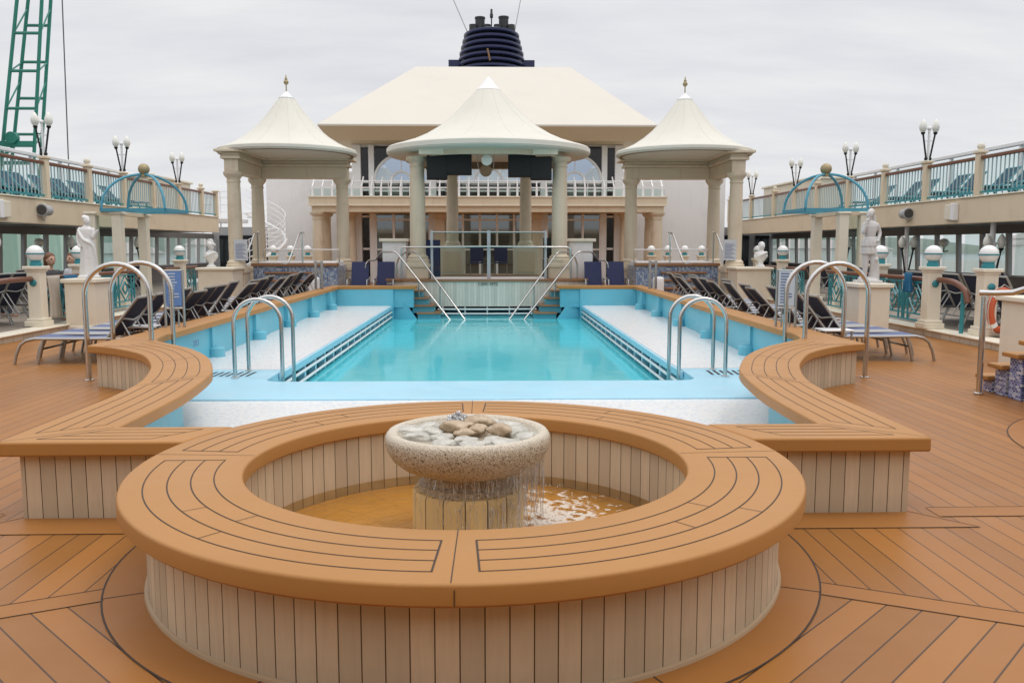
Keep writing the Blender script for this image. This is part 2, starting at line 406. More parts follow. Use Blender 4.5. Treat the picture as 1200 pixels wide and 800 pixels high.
def wloc(o):
    v = Vector((0,0,0))
    while o: v += o.location; o = o.parent
    return v
def build(name, mb, mat, parent=None, smooth=False, bevel=0, seg=2, remesh=0, loc=None, weld=False, local=False):
    """link the collected geometry as ONE mesh object; coordinates are world unless local"""
    me = bpy.data.meshes.new(name)
    off = Vector((0,0,0)) if local else (wloc(parent) if parent else Vector((0,0,0)))
    org = Vector(loc) if loc else Vector((0,0,0))
    me.from_pydata([tuple(Vector(v)-off-org) for v in mb.v], [], mb.f)
    for m in (mat if isinstance(mat, (list, tuple)) else [mat]): me.materials.append(M[m] if isinstance(m, str) else m)
    me.polygons.foreach_set('material_index', mb.mi)
    if mb.uv:
        l = me.uv_layers.new(name='UVMap')
        for fi, uvs in mb.uv.items():
            for k, li in enumerate(me.polygons[fi].loop_indices): l.data[li].uv = uvs[k]
    if weld or bevel:
        bm = bmesh.new(); bm.from_mesh(me); bmesh.ops.remove_doubles(bm, verts=bm.verts, dist=1e-5); bm.to_mesh(me); bm.free()
    if smooth:
        me.polygons.foreach_set('use_smooth', [True]*len(me.polygons))
        if not remesh: me.set_sharp_from_angle(angle=radians(38))
    me.update()
    o = bpy.data.objects.new(name, me); COL.objects.link(o)
    if parent: o.parent = parent
    o.location = org
    if remesh:
        r = o.modifiers.new('fuse', 'REMESH'); r.mode = 'VOXEL'; r.voxel_size = remesh; r.use_smooth_shade = True
        sm = o.modifiers.new('soften', 'SMOOTH'); sm.factor = .5; sm.iterations = 3
    if bevel:
        b = o.modifiers.new('edge', 'BEVEL'); b.width = bevel; b.segments = seg; b.limit_method = 'ANGLE'; b.angle_limit = radians(40); b.harden_normals = False
    return o
def tag(o, label=None, cat=None, group=None, kind=None):
    if label: o['label'] = label
    if cat: o['category'] = cat
    if group: o['group'] = group
    if kind: o['kind'] = kind
    return o
def thing(name, label, cat, loc=(0,0,0), group=None):
    o = bpy.data.objects.new(name, None); o.empty_display_size = .2; COL.objects.link(o); o.location = loc
    return tag(o, label, cat, group)
def dup(o, parent=None):
    c = o.copy(); COL.objects.link(c)
    if parent: c.parent = parent
    for ch in list(o.children): dup(ch, c)
    return c
def struct(name, mb, mat, **k): return tag(build(name, mb, mat, **k), kind='structure')
def spline(pts, n=8):
    """Catmull-Rom through points"""
    P = [Vector(p) for p in pts]; P = [P[0]*2-P[1]] + P + [P[-1]*2-P[-2]]; out = []
    for i in range(1, len(P)-2):
        for k in range(n):
            t = k/n; a, b, c, d = P[i-1:i+3]
            out.append(.5*((2*b)+(c-a)*t+(2*a-5*b+4*c-d)*t*t+(3*b-a-3*c+d)*t**3))
    out.append(P[-2]); return out
def resample(pts, n):
    P = [Vector(p) for p in pts]; d = [0]
    for a, b in zip(P, P[1:]): d.append(d[-1]+(b-a).length)
    out = []; j = 0
    for k in range(n):
        t = d[-1]*k/(n-1)
        while j < len(P)-2 and d[j+1] < t: j += 1
        out.append(P[j].lerp(P[j+1], (t-d[j])/max(1e-9, d[j+1]-d[j])))
    return out
def arc(cx, cy, r, a0, a1, n): return [(cx+r*cos(radians(a0+(a1-a0)*i/n)), cy+r*sin(radians(a0+(a1-a0)*i/n))) for i in range(n+1)]
def mir(pts): return [(-p[0],)+tuple(p[1:]) for p in pts]

# ================================================================== fountain geometry shared numbers
FY = 4.44; RO, RI = 1.70, 1.14; BT = .48; ST = .392   # ring centre, radii, bench top, slab underside

# ------------------------------------------------------------------ pool bench outlines (right side; left is the mirror image)
curve_o = [tuple(p) for p in spline([(2.72,6.3),(2.775,6.95),(2.92,7.55),(3.13,8.15),(3.50,8.88),(3.90,9.34),(4.22,9.60),(4.45,9.70)], 5)]
curve_i = [tuple(p) for p in spline([(2.20,6.0),(2.225,6.55),(2.33,7.40),(2.47,7.93),(2.76,8.68),(3.14,9.34),(3.56,9.86),(3.86,10.22),(3.99,10.7),(4.02,11.3)], 5)]
a_in = math.degrees(math.acos((5.28-FY)/RO)); 
ring_arc = [(RO*1.004*sin(t), FY+RO*1.004*cos(t)) for t in [math.acos((5.28-FY)/RO/1.004) + k/6*(math.acos((4.87-FY)/RO/1.004)-math.acos((5.28-FY)/RO/1.004)) for k in range(7)]]
OUT = ring_arc[::-1][:1] + [(2.72,4.87)] + curve_o + [(4.43,10.45),(4.43,24.40),(1.98,24.40),(1.98,23.92),(4.12,23.92)] + curve_i[::-1] + [(2.20,5.28)] + ring_arc[:-1]
# base outlines, inset from the slab
def inset(poly, d):
    n = len(poly); out = []
    for i in range(n):
        p = Vector(poly[i]); a = Vector(poly[i-1]); b = Vector(poly[(i+1) % n])
        e1 = (p-a).normalized(); e2 = (b-p).normalized()
        n1 = Vector((-e1.y, e1.x)); n2 = Vector((-e2.y, e2.x)); k = max(.35, 1+n1.dot(n2))
        out.append(tuple(p+(n1+n2)*d(i, p.y)/k))
    return out
N_OUTER = 1 + 1 + len(curve_o) + 2
def overhang(i, y):   # the seat juts far over the pool side round the curved end
    if i < N_OUTER+2: return .085
    return .085+.19*max(0, min(1, (11.2-y)/1.2))
BASE = inset(OUT, overhang)

# ================================================================== SETTING: deck
def deck():
    hole_r = [(1.2,5.05),(2.45,5.05),(2.46,6.3),(2.52,6.95),(2.66,7.6),(2.86,8.15),(3.25,9.0),(3.65,9.5),(4.1,10.0),(4.2,10.6),(4.28,24.2),(2.58,24.2),(2.58,25.7)]
    hole = hole_r + mir(hole_r)[::-1]
    mb = MB(); mb.sheet([(-8.2,-4),(8.2,-4),(8.2,40),(-8.2,40)], 0, 0, (hole,))
    z = .0013
    for s in (1, -1):
        f = (lambda p: p) if s == 1 else (lambda p: mir(p)[::-1])
        A = Vector((1.665, 3.823)); d = Vector((.756, -.36)).normalized(); nn = Vector((-d.y, d.x))*.075; B = A + d*5
        # slanted planks nearer the camera than the band
        mb.sheet(f([(0,4.0),(0,-4),(8.1,-4),(8.1,B.y-.4),tuple(B),tuple(A)]), z, 1 if s == 1 else 2)
        # plain band boards
        mb.sheet(f([tuple(A-nn-d*.3),tuple(B-nn),tuple(B+nn),tuple(A+nn-d*.3)]), z*2, 3)
        mb.sheet(f([(2.79,4.865),(8.1,4.865),(8.1,5.045),(2.79,5.045)]), z*2, 3)
        mb.sheet(f([(1.6,4.67),(2.92,4.67),(2.66,4.99),(1.6,4.99)]), z*2, 3)
        for p, q in (((1.72,4.67),(2.92,4.67)), ((2.64,4.97),(2.92,4.67)), ((2.8,4.865),(8.1,4.865)), ((2.8,5.045),(8.1,5.045))):
            mb.ribbon([p, q] if s == 1 else mir([p, q]), .006, z*3, 4)
        for q in (nn, -nn):
            r = [tuple(A+q), tuple(B+q)]; mb.ribbon(r if s == 1 else mir(r), .0065, z*3, 4)
        # plain disc of the corner spa
        mb.sheet(f(arc(6.2,6.2,1.87,90,270,40)+[(8.1,4.33),(8.1,8.07)]), z*2.5, 3)
        r = arc(6.2,6.2,1.87,90,270,60); mb.ribbon(r if s == 1 else mir(r), .010, z*3.5, 4)
    mb.sheet(arc(0,FY,1.78,0,360,96)[:-1], z*3, 3)
    mb.ribbon(arc(0,FY,1.78,0,360,120), .0085, z*4, 4)
    for a in (180+22, 360-22, 180+63, 360-63): mb.ribbon([(1.5*cos(radians(a)), FY+1.5*sin(radians(a))), (1.78*cos(radians(a)), FY+1.78*sin(radians(a)))], .007, z*4, 4)
    struct('deck', mb, ['deck', 'deck_a', 'deck_b', 'wood', 'caulk'])
deck()
# hull below the deck, harbour and land beyond
struct('ship_hull', MB().box(-13.9, 14.2, -30, 90, -18, -.9), 'white')
struct('harbour_water', MB().sheet([(-6000,-3000),(6000,-3000),(6000,9000),(-6000,9000)], -19), 'sea')
q = MB().box(-400, -22, -60, 900, -30, -15.5); q.box(60, 600, 300, 1500, -30, -16)
struct('quay', q, 'concrete')
def hills():
    mb = MB(); rnd = random.Random(3)
    for sx in (-1, 1):
        n = 60; vs = []
        for i in range(n+1):
            a = radians(15+75*i/n); R0 = 2600
            h = 30+26*sin(i*.31+sx)+14*sin(i*.83)+rnd.uniform(0, 6)
            for rr, hh in ((R0, -25), (R0+200, h*.6), (R0+600, h), (R0+1200, -25)): vs.append((sx*rr*sin(a), rr*cos(a), hh))
        mb.add(vs, [(i*4+k, i*4+k+1, i*4+k+5, i*4+k+4) for i in range(n) for k in range(3)])
    struct('hills', mb, 'hill', smooth=True)
hills()
HBL = [(-260,330,60,20,16),(-330,420,90,25,20),(-180,400,50,20,14),(-420,380,70,30,22),(-150,520,60,20,18),(-560,520,120,30,19),(300,420,70,25,18),(380,520,110,30,22),(230,560,60,20,15),(520,600,120,30,24),(180,480,40,18,16)]
HB = [(b[0]/b[1], i) for i, b in enumerate(HBL)]
ORD0 = ['first','second','third','fourth','fifth','sixth','seventh','eighth','ninth','tenth','last']
for i, (x, y, w, d, h) in enumerate(HBL):
    t = thing('harbour_building', '%s pale harbour building along the shore, counted from the left picture edge' % ORD0[sorted(HB).index((x/y, i))], 'building', (x, y, -16), 'harbour buildings beyond the water')
    build('wall', MB().box(x-w/2, x+w/2, y-d/2, y+d/2, -16, -16+h), 'houses', t)
    build('roof', MB().add([(x-w/2-1,y-d/2-1,h-15.9),(x+w/2+1,y-d/2-1,h-15.9),(x+w/2+1,y+d/2+1,h-15.9),(x-w/2-1,y+d/2+1,h-15.9),(x-w/2+6,y,h-11),(x+w/2-6,y,h-11)], [(0,1,5,4),(1,2,5),(2,3,4,5),(3,0,4),(3,2,1,0)]), 'roof_tile', t)

# ================================================================== FOUNTAIN
def fountain():
    t = thing('fountain_bench', 'round teak topped bench ring with pale tiled base around the stone fountain', 'bench', (0, FY, 0))
    r = .014
    prof = [(RI, ST+.01), (RI, BT-r)] + [(RI+r-r*cos(radians(a)), BT-r+r*sin(radians(a))) for a in (30,60,90)] + \
           [(RO-r+r*sin(radians(a)), BT-r+r*cos(radians(a))) for a in (0,30,60,90)] + [(RO, ST+.012), (RO-.012, ST), (RI+.012, ST)]
    mb = MB().lathe(prof, 0, FY, 144, closed=True)
    z = BT+.0015
    def pt(a, rr): return (rr*cos(radians(a)), FY+rr*sin(radians(a)))
    panels = [(-87.0, -.5), (-179.5, -93.0), (7.5, 87.0), (93.0, 172.5)]
    for a0, a1 in panels:
        rs = [RI+.135+(RO-RI-.245)*k/3 for k in range(4)]
        for rr in rs: mb.ribbon([pt(a0+(a1-a0)*i/40, rr) for i in range(41)], .0062, z, 1)
        for a in (a0, a1): mb.ribbon([pt(a, rs[0]-.003), pt(a, rs[-1]+.003)], .0075, z+.0005, 1)
        for k, fr in ((0,.55),(1,.42),(2,.58)):
            a = a0+(a1-a0)*fr; mb.ribbon([pt(a, rs[k]), pt(a, rs[k+1])], .004, z+.0005, 1)
    for a in (-90.4, 90.4, 4.2, 175.8): mb.ribbon([pt(a, RI+.012), pt(a, RO-.012)], .004, z, 1)
    mb.bar((0,FY-RO-.0005,ST+.01), (0,FY-RO-.0005,BT-.02), .004, .003, mi=1)
    build('seat_top', mb, ['bench', 'caulk'], t, smooth=True)
    build('base', MB().lathe([(1.585,-.02),(1.585,ST-.002),(1.30,ST-.002),(1.30,-.02)], 0, FY, 144, closed=True), 'tile', t, smooth=True)
    build('inner_lining', MB().lathe([(1.295,-.02),(1.295,ST-.004),(1.185,ST-.004),(1.185,-.02)], 0, FY, 144, closed=True), 'tile', t, smooth=True)
    build('kick_moulding', MB().lathe([(1.586,0.004),(1.603,.004),(1.600,.016),(1.586,.020)], 0, FY, 144, closed=True), 'kick', t, smooth=True)
    build('basin_floor', MB().lathe([(1.183,.022),(.2,.022)], 0, FY, 96, cap=False), 'basin_floor', t, loc=(0,0,0))
    tag(build('fountain_water', MB().lathe([(1.184,.082),(.7,.082),(.29,.082)], 0, FY, 96, cap=False), 'basin_water', loc=(0,FY,.082)), 'shallow rippled amber water inside the round fountain bench', 'water', kind='stuff')
    f = thing('stone_fountain', 'pebbly stone fountain bowl on a tiled pedestal in the middle of the round bench', 'fountain', (0, FY, 0))
    build('pedestal', MB().lathe([(.295,.02),(.295,.315),(.285,.33),(.20,.332)], 0, FY, 48), 'ped_tile', f, smooth=True)
    build('neck', MB().lathe([(.262,.331),(.262,.36),(.235,.372),(.228,.41),(.25,.43),(.28,.44)], 0, FY, 48), 'bowl', f, smooth=True)
    bowl = [(.20,.425),(.285,.432),(.35,.455),(.40,.495),(.428,.545),(.437,.585),(.432,.615),(.418,.634),(.398,.640),(.378,.634),(.365,.618),(.33,.605),(.0001,.60)]
    build('bowl', MB().lathe(bowl, 0, FY, 72), 'bowl', f, smooth=True)
    build('bowl_water', MB().lathe([(.372,.6255),(.0001,.6255)], 0, FY, 48, cap=False), M['basin_clear'], f)
    rnd = random.Random(11)
    def rock(x, y, sx, sy, sz, zc, mat, label, grp=None, seed=0, rz=0):
        bm = bmesh.new(); bmesh.ops.create_icosphere(bm, subdivisions=3, radius=1)
        rr = random.Random(seed); ph = [rr.uniform(0, 6) for _ in range(6)]
        for v in bm.verts:
            d = 1+.22*sin(2.3*v.co.x+ph[0])*sin(2.1*v.co.y+ph[1])+.16*sin(4.1*v.co.x+ph[2])*cos(3.7*v.co.z+ph[3])+.09*sin(7*v.co.y+ph[4])*sin(6*v.co.x+ph[5])+.04*sin(13*v.co.x+ph[1])*sin(12*v.co.y+ph[3])
            v.co = Vector((v.co.x*sx*d, v.co.y*sy*d, v.co.z*sz*d))
        me = bpy.data.meshes.new('stone'); bm.to_mesh(me); bm.free(); me.materials.append(M[mat])
        me.polygons.foreach_set('use_smooth', [True]*len(me.polygons))
        o = bpy.data.objects.new('stone', me); COL.objects.link(o); o.location = (x, FY+y, zc); o.rotation_euler = (0, 0, rz)
        tag(o, label, 'stone', grp)
    G = 'stones heaped in the fountain bowl'
    rock(.06,.12,.085,.055,.036,.655,'rock_brown','large knobbly brown stone at the back of the bowl heap',G,1,.2)
    rock(-.05,.02,.09,.05,.03,.648,'rock_brown','long ochre stone lying across the middle of the bowl heap',G,2,-.1)
    rock(.17,-.07,.062,.045,.034,.650,'rock_brown','chunky brown stone at the right front of the bowl heap',G,3,.3)
    rock(.055,-.03,.06,.045,.026,.640,'rock_brown','flat tan stone between the brown bowl stones',G,4,.9)
    rock(-.02,-.08,.06,.04,.022,.632,'rock_brown','small low tan stone at the front of the heap',G,5,.1)
    pale = [(-.20,.02),(-.13,-.12),(0,-.20),(.13,-.19),(.24,-.02),(.26,.08),(.20,.19),(-.10,.2),(-.22,.15),(-.27,-.08),(.03,-.30),(-.12,-.27),(.2,-.26),(.3,-.12),(-.02,.27),(.1,.24),(-.31,.06)]
    for i, (x, y) in enumerate(pale):
        rock(x, y, rnd.uniform(.06,.095), rnd.uniform(.045,.07), .022, .619, 'rock_pale', 'smooth pale stone half under the bowl water', G, 20+i, rnd.uniform(0, 3))
    # water bubbling and falling
    mb = MB()
    def strand(a, r0, z0, r1, z1, w):
        n = 7; pts = []; rs = []; aa = a
        for i in range(n):
            k = i/(n-1); aa += rnd.uniform(-.012,.012)
            rr = r0+(r1-r0)*k**.6+rnd.uniform(-.006,.006); pts.append((rr*cos(aa), FY+rr*sin(aa), z0+(z1-z0)*k**1.3)); rs.append(w*rnd.choice((.25,.6,1,1.7))*(1-.3*k))
        mb.tube(pts, rs, 5)
    for i in range(90):      # drips from the underside onto the pedestal rim
        a = radians(rnd.gauss(-60, 45)); strand(a, rnd.uniform(.25,.31), .44, rnd.uniform(.27,.30), rnd.uniform(.30,.36), rnd.uniform(.001,.003))
    for i in range(70):      # running down the pedestal tiles
        a = radians(rnd.gauss(-55, 40)); strand(a, .300, rnd.uniform(.28,.335), .303, rnd.uniform(.09,.2), rnd.uniform(.001,.0028))
    for i in range(80):      # heavier sheet falling free on the right
        a = radians(rnd.choice((-48,-30,-12,2))+rnd.gauss(0, 7)); r0 = rnd.uniform(.32,.41)
        strand(a, r0, .455+(r0-.33)*.6, r0*rnd.uniform(.93,1.02), rnd.uniform(.09,.34), rnd.uniform(.0008,.0032))
    for i in range(420):
        a = radians(rnd.gauss(-25, 30)); rr = rnd.gauss(.40, .05)
        mb.ball((rr*cos(a), FY+rr*sin(a), .085+abs(rnd.gauss(0,.10))), rnd.uniform(.0015,.004), 6)
    tag(build('falling_water', mb, 'fall', smooth=True), 'thin strands of water running off the stone fountain bowl', 'water', kind='stuff')
    mb = MB()
    for i in range(260):
        a = rnd.uniform(0, 6.28); rr = abs(rnd.gauss(0, .035))
        mb.ball((-.055+rr*cos(a), FY+.13+rr*sin(a), .66+rnd.random()*.05*max(0, 1-rr/.07)), rnd.uniform(.004,.011), 6)
    tag(build('bubbling_water', mb, 'fall', smooth=True), 'small bubbling jet of water rising among the bowl stones', 'water', kind='stuff')
M['basin_clear'] = glass('bowl_water', (.86, .86, .84), 1.0)
fountain()

# ================================================================== POOL
def pool():
    WZ, PZ = -.45, -.07
    # ledge and tiled apron (a U around the water), shelves, walls
    mb = MB(); mb.box(-4.3,4.3,5.2,9.30,-.5,PZ-.02)
    struct('pool_apron', mb, 'shelf')
    lip = [(-4.2,9.303),(4.2,9.303),(4.2,11.55),(2.715,11.55)] + arc(2.48,10.74,.22,0,-80,6) + [(-x, y) for x, y in arc(2.48,10.74,.22,0,-80,6)[::-1]] + [(-2.715,11.55),(-4.2,11.55)]
    struct('pool_ledge', MB().prism(lip, -1.9, PZ), 'ledge', bevel=.015)
    for s in (1, -1):
        x0, x1 = sorted((s*2.70, s*4.2))
        o = MB(); o.box(x0, x1, 11.56, 24.0, PZ-.13, PZ, 0)
        # bull-nosed pale blue edge
        o.box(*sorted((s*2.66, s*2.699)), 11.3, 24.0, PZ-.10, PZ-.012, 1)
        # pillars between the overflow openings
        for k in range(16): o.box(*sorted((s*2.70, s*2.80)), 12.05+k*.78, 12.17+k*.78, -1.9, PZ-.13, 1)
        o.box(*sorted((s*2.97, s*4.2)), 11.56, 24.0, -1.9, PZ-.13, 2)
        struct('pool_shelf', o, ['shelf', 'ledge', 'slot'])
        t = thing('gutter_rail', 'pair of white pipes along the overflow gutter at the %s edge of the pool' % ('left' if s < 0 else 'right'), 'rail', (s*2.675, 11.2, -.3), 'white pipes along the pool gutters')
        for z in (-.25, -.385): build('pipe', MB().tube([(s*2.675,11.2,z),(s*2.675,23.98,z)], .022, 8), 'white', t, smooth=True)
    w = MB().sheet([(-3.0,10.5),(3.0,10.5),(3.0,24.95),(-3.0,24.95)], WZ)
    struct('pool_water', w, 'water')
    # far end wall of the pool (behind stairs)
    mb = MB(); mb.box(-4.2,-2.62,23.93,24.3,-1.9,.39); mb.box(2.62,4.2,23.93,24.3,-1.9,.39)
    struct('pool_wall', mb, 'tile_blue')
    # drain grates by the ladders
    for s in (1, -1):
        g_ = MB()
        for k in range(12): x = s*(3.02+k*.085); g_.add([(x-.03,10.93,PZ+.003),(x+.012,10.93,PZ+.003),(x+.03,11.33,PZ+.003),(x-.012,11.33,PZ+.003)], [(0,1,2,3)], 1)
        f = MB().box(*sorted((s*2.96, s*4.0)), 10.9, 11.36, PZ-.02, PZ+.0025); f.join(g_)
        tag(build('drain_grate', f, ['ledge', 'black']), 'flat slotted drain grate beside the %s pool ladder' % ('left' if s < 0 else 'right'), 'drain', 'drain grates on the pool ledge')
pool()

def grab(name, x0, x1, y, z0, z1, top, r, label, group):
    """arched steel rail standing across x at depth y"""
    cx = (x0+x1)/2; R = abs(x1-x0)/2; d = 1 if x1 > x0 else -1
    pts = [(x0, y, z0+(top-R-z0)*k/3) for k in range(3)] + [(cx-d*R*cos(radians(a)), y, top-R+R*sin(radians(a))) for a in range(0, 181, 12)] + [(x1, y, z1+(top-R-z1)*k/3) for k in (2,1,0)]
    t = thing(name, label, 'grab rail', (cx, y, z0), group)
    build('rail_tube', MB().tube(pts, r, 12), 'steel', t, smooth=True)
    for x, z in ((x0, z0), (x1, z1)): build('foot_flange', MB().lathe([(r*1.9, z-.01),(r*1.9, z+.012),(r*1.05, z+.02)], x, y, 16), 'steel', t, smooth=True)
for s, side in ((-1, 'left'), (1, 'right')):
    for y, w in ((10.80, 'nearer'), (11.42, 'farther')):
        grab('pool_ladder_rail', s*3.13, s*2.53, y, -.07, -1.0, .93, .026, '%s steel arch of the ladder at the %s near corner of the water' % (w, side), 'arched steel ladder rails in the pool corners')
    for y, w in ((10.22, 'nearer'), (10.92, 'farther')):
        grab('step_rail', s*3.93, s*4.69, y, -.07, 0, 1.39, .029, '%s tall steel arch straddling the %s bench end' % (w, side), 'tall steel arches over the pool bench')

def pool_bench(s):
    side = 'right' if s > 0 else 'left'
    t = thing('pool_bench', 'long S curved teak topped bench bordering the %s side of the pool' % side, 'bench', (s*3.3, 9, 0), 'teak benches along the pool')
    f = (lambda p: p) if s > 0 else (lambda p: mir(p)[::-1])
    mb = MB().prism(f(OUT), ST, BT)
    seat = build('seat_top', mb, 'bench', t, smooth=True, bevel=.014, seg=3)
    # seams as thin strips of caulk set on the top
    z = BT+.0012; cb = MB()
    def rib(pts, w=.0065): cb.ribbon(pts if s > 0 else mir(pts), w, z)
    O = resample([(2.72,4.98)] + curve_o, 120); I = resample([(2.20,5.38)] + curve_i[:-6], 120)
    secs = [(.015,.345),(.375,.62),(.62,.93)]
    for k0, (u0, u1) in enumerate(secs):
        i0, i1 = int(u0*119), int(u1*119)
        for k in (.2,.4,.6,.8):
            j0 = i0
            rib([tuple(O[i].lerp(I[i], k)) for i in range(j0, i1+1)])
        if k0 == 0: rib([tuple(O[i0].lerp(I[i0], .2)), tuple(O[i0].lerp(I[i0], .8))], .005)
        if k0 < 2:
            rib([tuple(O[i1].lerp(I[i1], .2)), tuple(O[i1].lerp(I[i1], .8))])
        if k0 == 1: rib([tuple(O[i0].lerp(I[i0], .2)), tuple(O[i0].lerp(I[i0], .8))])
    ic = int(.36*119); rib([tuple(O[ic]), tuple(I[ic])], .004)
    for k in range(4):
        y = 4.945+k*.085; rib([(1.86-.07*k, y), (2.62-(y-4.87)*1.25, y)])
    rib([(2.71,4.88),(2.21,5.27)], .004); rib([(2.53,4.945),(2.21,5.2)], .006); rib([(1.86,4.945),(1.65,5.2)], .006)
    build('seam_caulk', cb, 'caulk', seat)
    b = MB()
    nO = N_OUTER; P = BASE
    def sd(i): return 0 if i < nO else 1
    if s > 0: b.prism(P, 0.0, ST-.002, 1, sd)
    else:
        n = len(P); b.prism(mir(P)[::-1], 0.0, ST-.002, 1, lambda i: sd((n-2-i) % n))
    build('base', b, ['tile', 'tile_blue'], t, smooth=True)
    # blue skirt continuing down to the pool shelf
    sk = MB(); Q = P[nO:]
    for i in range(len(Q)-1):
        a, c = Q[i], Q[i+1]
        quad = [(s*a[0],a[1],-.12),(s*c[0],c[1],-.12),(s*c[0],c[1],.001),(s*a[0],a[1],.001)]
        sk.add(quad, [(0,1,2,3)])
    build('pool_skirt', sk, 'tile_blue', t)
    # plinth of the curved end is tiled; brackets and pipe stubs on the pool side
    for y in (12.9, 15.3, 17.7, 20.1, 22.4):
        x = 4.13; br = MB()
        br.box(*sorted((s*(x-.05), s*(x+.1))), y, y+.16, -.07, ST-.004)
        br.add([(s*(x+.05),y+.16,-.07),(s*(x+.05),y+.16,ST-.01),(s*(x+.05),y+1.0,-.07),(s*(x-.03),y+.16,-.07),(s*(x-.03),y+.16,ST-.01),(s*(x-.03),y+1.0,-.07)], [(0,1,2),(3,5,4),(0,2,5,3),(1,4,5,2)])
        br.lathe([(.13,-.07),(.13,.06),(.11,.075),(.0001,.075)], s*(x-.07), y+.08, 20)
        build('wall_bracket', br, 'tile_blue', t, smooth=True)
for s in (1, -1): pool_bench(s)
def text(name, s, size, loc, rot, mat, parent=None, align='CENTER', bold=0.0):
    cu = bpy.data.curves.new(name, 'FONT'); cu.body = s; cu.size = size; cu.align_x = align; cu.extrude = .002; cu.offset = bold
    f = bpy.data.objects.new(name, cu); COL.objects.link(f)
    me = bpy.data.meshes.new_from_object(f.evaluated_get(bpy.context.evaluated_depsgraph_get())); bpy.data.objects.remove(f)
    o = bpy.data.objects.new(name, me); me.materials.clear(); me.materials.append(M[mat]); COL.objects.link(o)
    if parent: o.parent = parent; loc = Vector(loc)-wloc(parent)
    o.location = loc; o.rotation_euler = rot; return o

# ================================================================== STAGE, STAIRS AND BANDSTAND
SY = 27.25   # bandstand centre
def stage():
    t = thing('stage_platform', 'raised curved stage with pale tiled front wall at the pool end', 'stage', (0, SY, 0))
    fr = [(-2.42,25.15)] + [(2.42*k/8, 25.15-.22*(1-(k/8)**2)) for k in range(-7, 8)] + [(2.42,25.15)]
    body = fr + [(3.0,25.6),(3.0,30.2),(-3.0,30.2),(-3.0,25.6)]
    build('front_wall', MB().prism([p if p[1] < 25.5 else p for p in body], -.16, .56), 'stage_tile', t)
    edge = [(p[0]*1.01, p[1]-.035) for p in fr] + [(3.02,25.5),(3.02,30.22),(-3.02,30.22),(-3.02,25.5)]
    build('stage_floor', MB().prism(edge, .561, .625), 'tread', t, bevel=.01)
    mk = text('depth_marking', '1.50M /5FT5', .115, (.02, 24.905, .455), (radians(90), 0, 0), 'black', t)
    # recess with white pipes under the wall
    build('recess_back', MB().box(-2.3,2.3,25.32,25.4,-1.5,-.162), 'slot', t)
    rc = MB(); 
    for z in (-.24,-.37): rc.tube([(x, 25.0-.2*(1-(x/2.3)**2)+.08, z) for x in [-1.45+2.9*k/16 for k in range(17)]], .022, 8)
    for x in (-1.3,-.65,0,.65,1.3): rc.box(x-.02, x+.02, 25.0, 25.04, -.5, -.16)
    build('gutter_pipe', rc, 'white', t, smooth=True)
    build('pool_wall_below', MB().box(-2.6,2.6,25.0,25.2,-1.5,-.43), 'tile_blue', t)
stage()
def pool_stairs(s):
    side = 'left' if s < 0 else 'right'
    t = thing('pool_stairs', 'brown wooden steps down into the water at the %s of the stage' % side, 'stairs', (s*2.0, 24.4, -.45), 'steps into the pool beside the stage')
    zs = [.33, .13, -.07, -.27]
    for i, z in enumerate(zs):
        xa, xb = (2.60,2.34,2.14,1.98)[i], 1.83-.17*i; y0, y1 = 24.50-.16*i, 25.05
        build('tread', MB().box(*sorted((s*xa, s*xb)), y0, y1, z-.05, z), 'tread', t, bevel=.008)
        build('riser', MB().box(*sorted((s*(xa-.02), s*(xb+.02))), y0+.1, y1-.01, z-.23, z-.051), 'tile_blue', t)
    # solid blue cheek wall on the outer side
    mb = MB(); pts = [(2.62,.389),(2.62,-1.2),(1.50,-1.2),(1.62,-.44),(2.28,.389)][::-1]
    pr = [(s*2.66,24.2,.389),(s*2.66,24.2,-1.2),(s*1.92,24.0,-1.2),(s*1.95,24.0,-.46),(s*2.30,24.1,.02),(s*2.50,24.15,.28),(s*2.58,24.2,.389)]
    bk = [(x, y+.35, z) for x, y, z in pr]; bk = [(x+s*.12, y, z) for x, y, z in bk]
    n = len(pr); fs = [tuple(range(n)) if s > 0 else tuple(range(n))[::-1], tuple(range(n, 2*n))[::-1] if s > 0 else tuple(range(n, 2*n))]
    fs += [(i, (i+1) % n, n+(i+1) % n, n+i) for i in range(n)]
    build('cheek_wall', mb.add([(x-s*0.0, y-.1, z) for x, y, z in pr]+bk, fs), 'tile_blue', t)
for s in (-1, 1): pool_stairs(s)
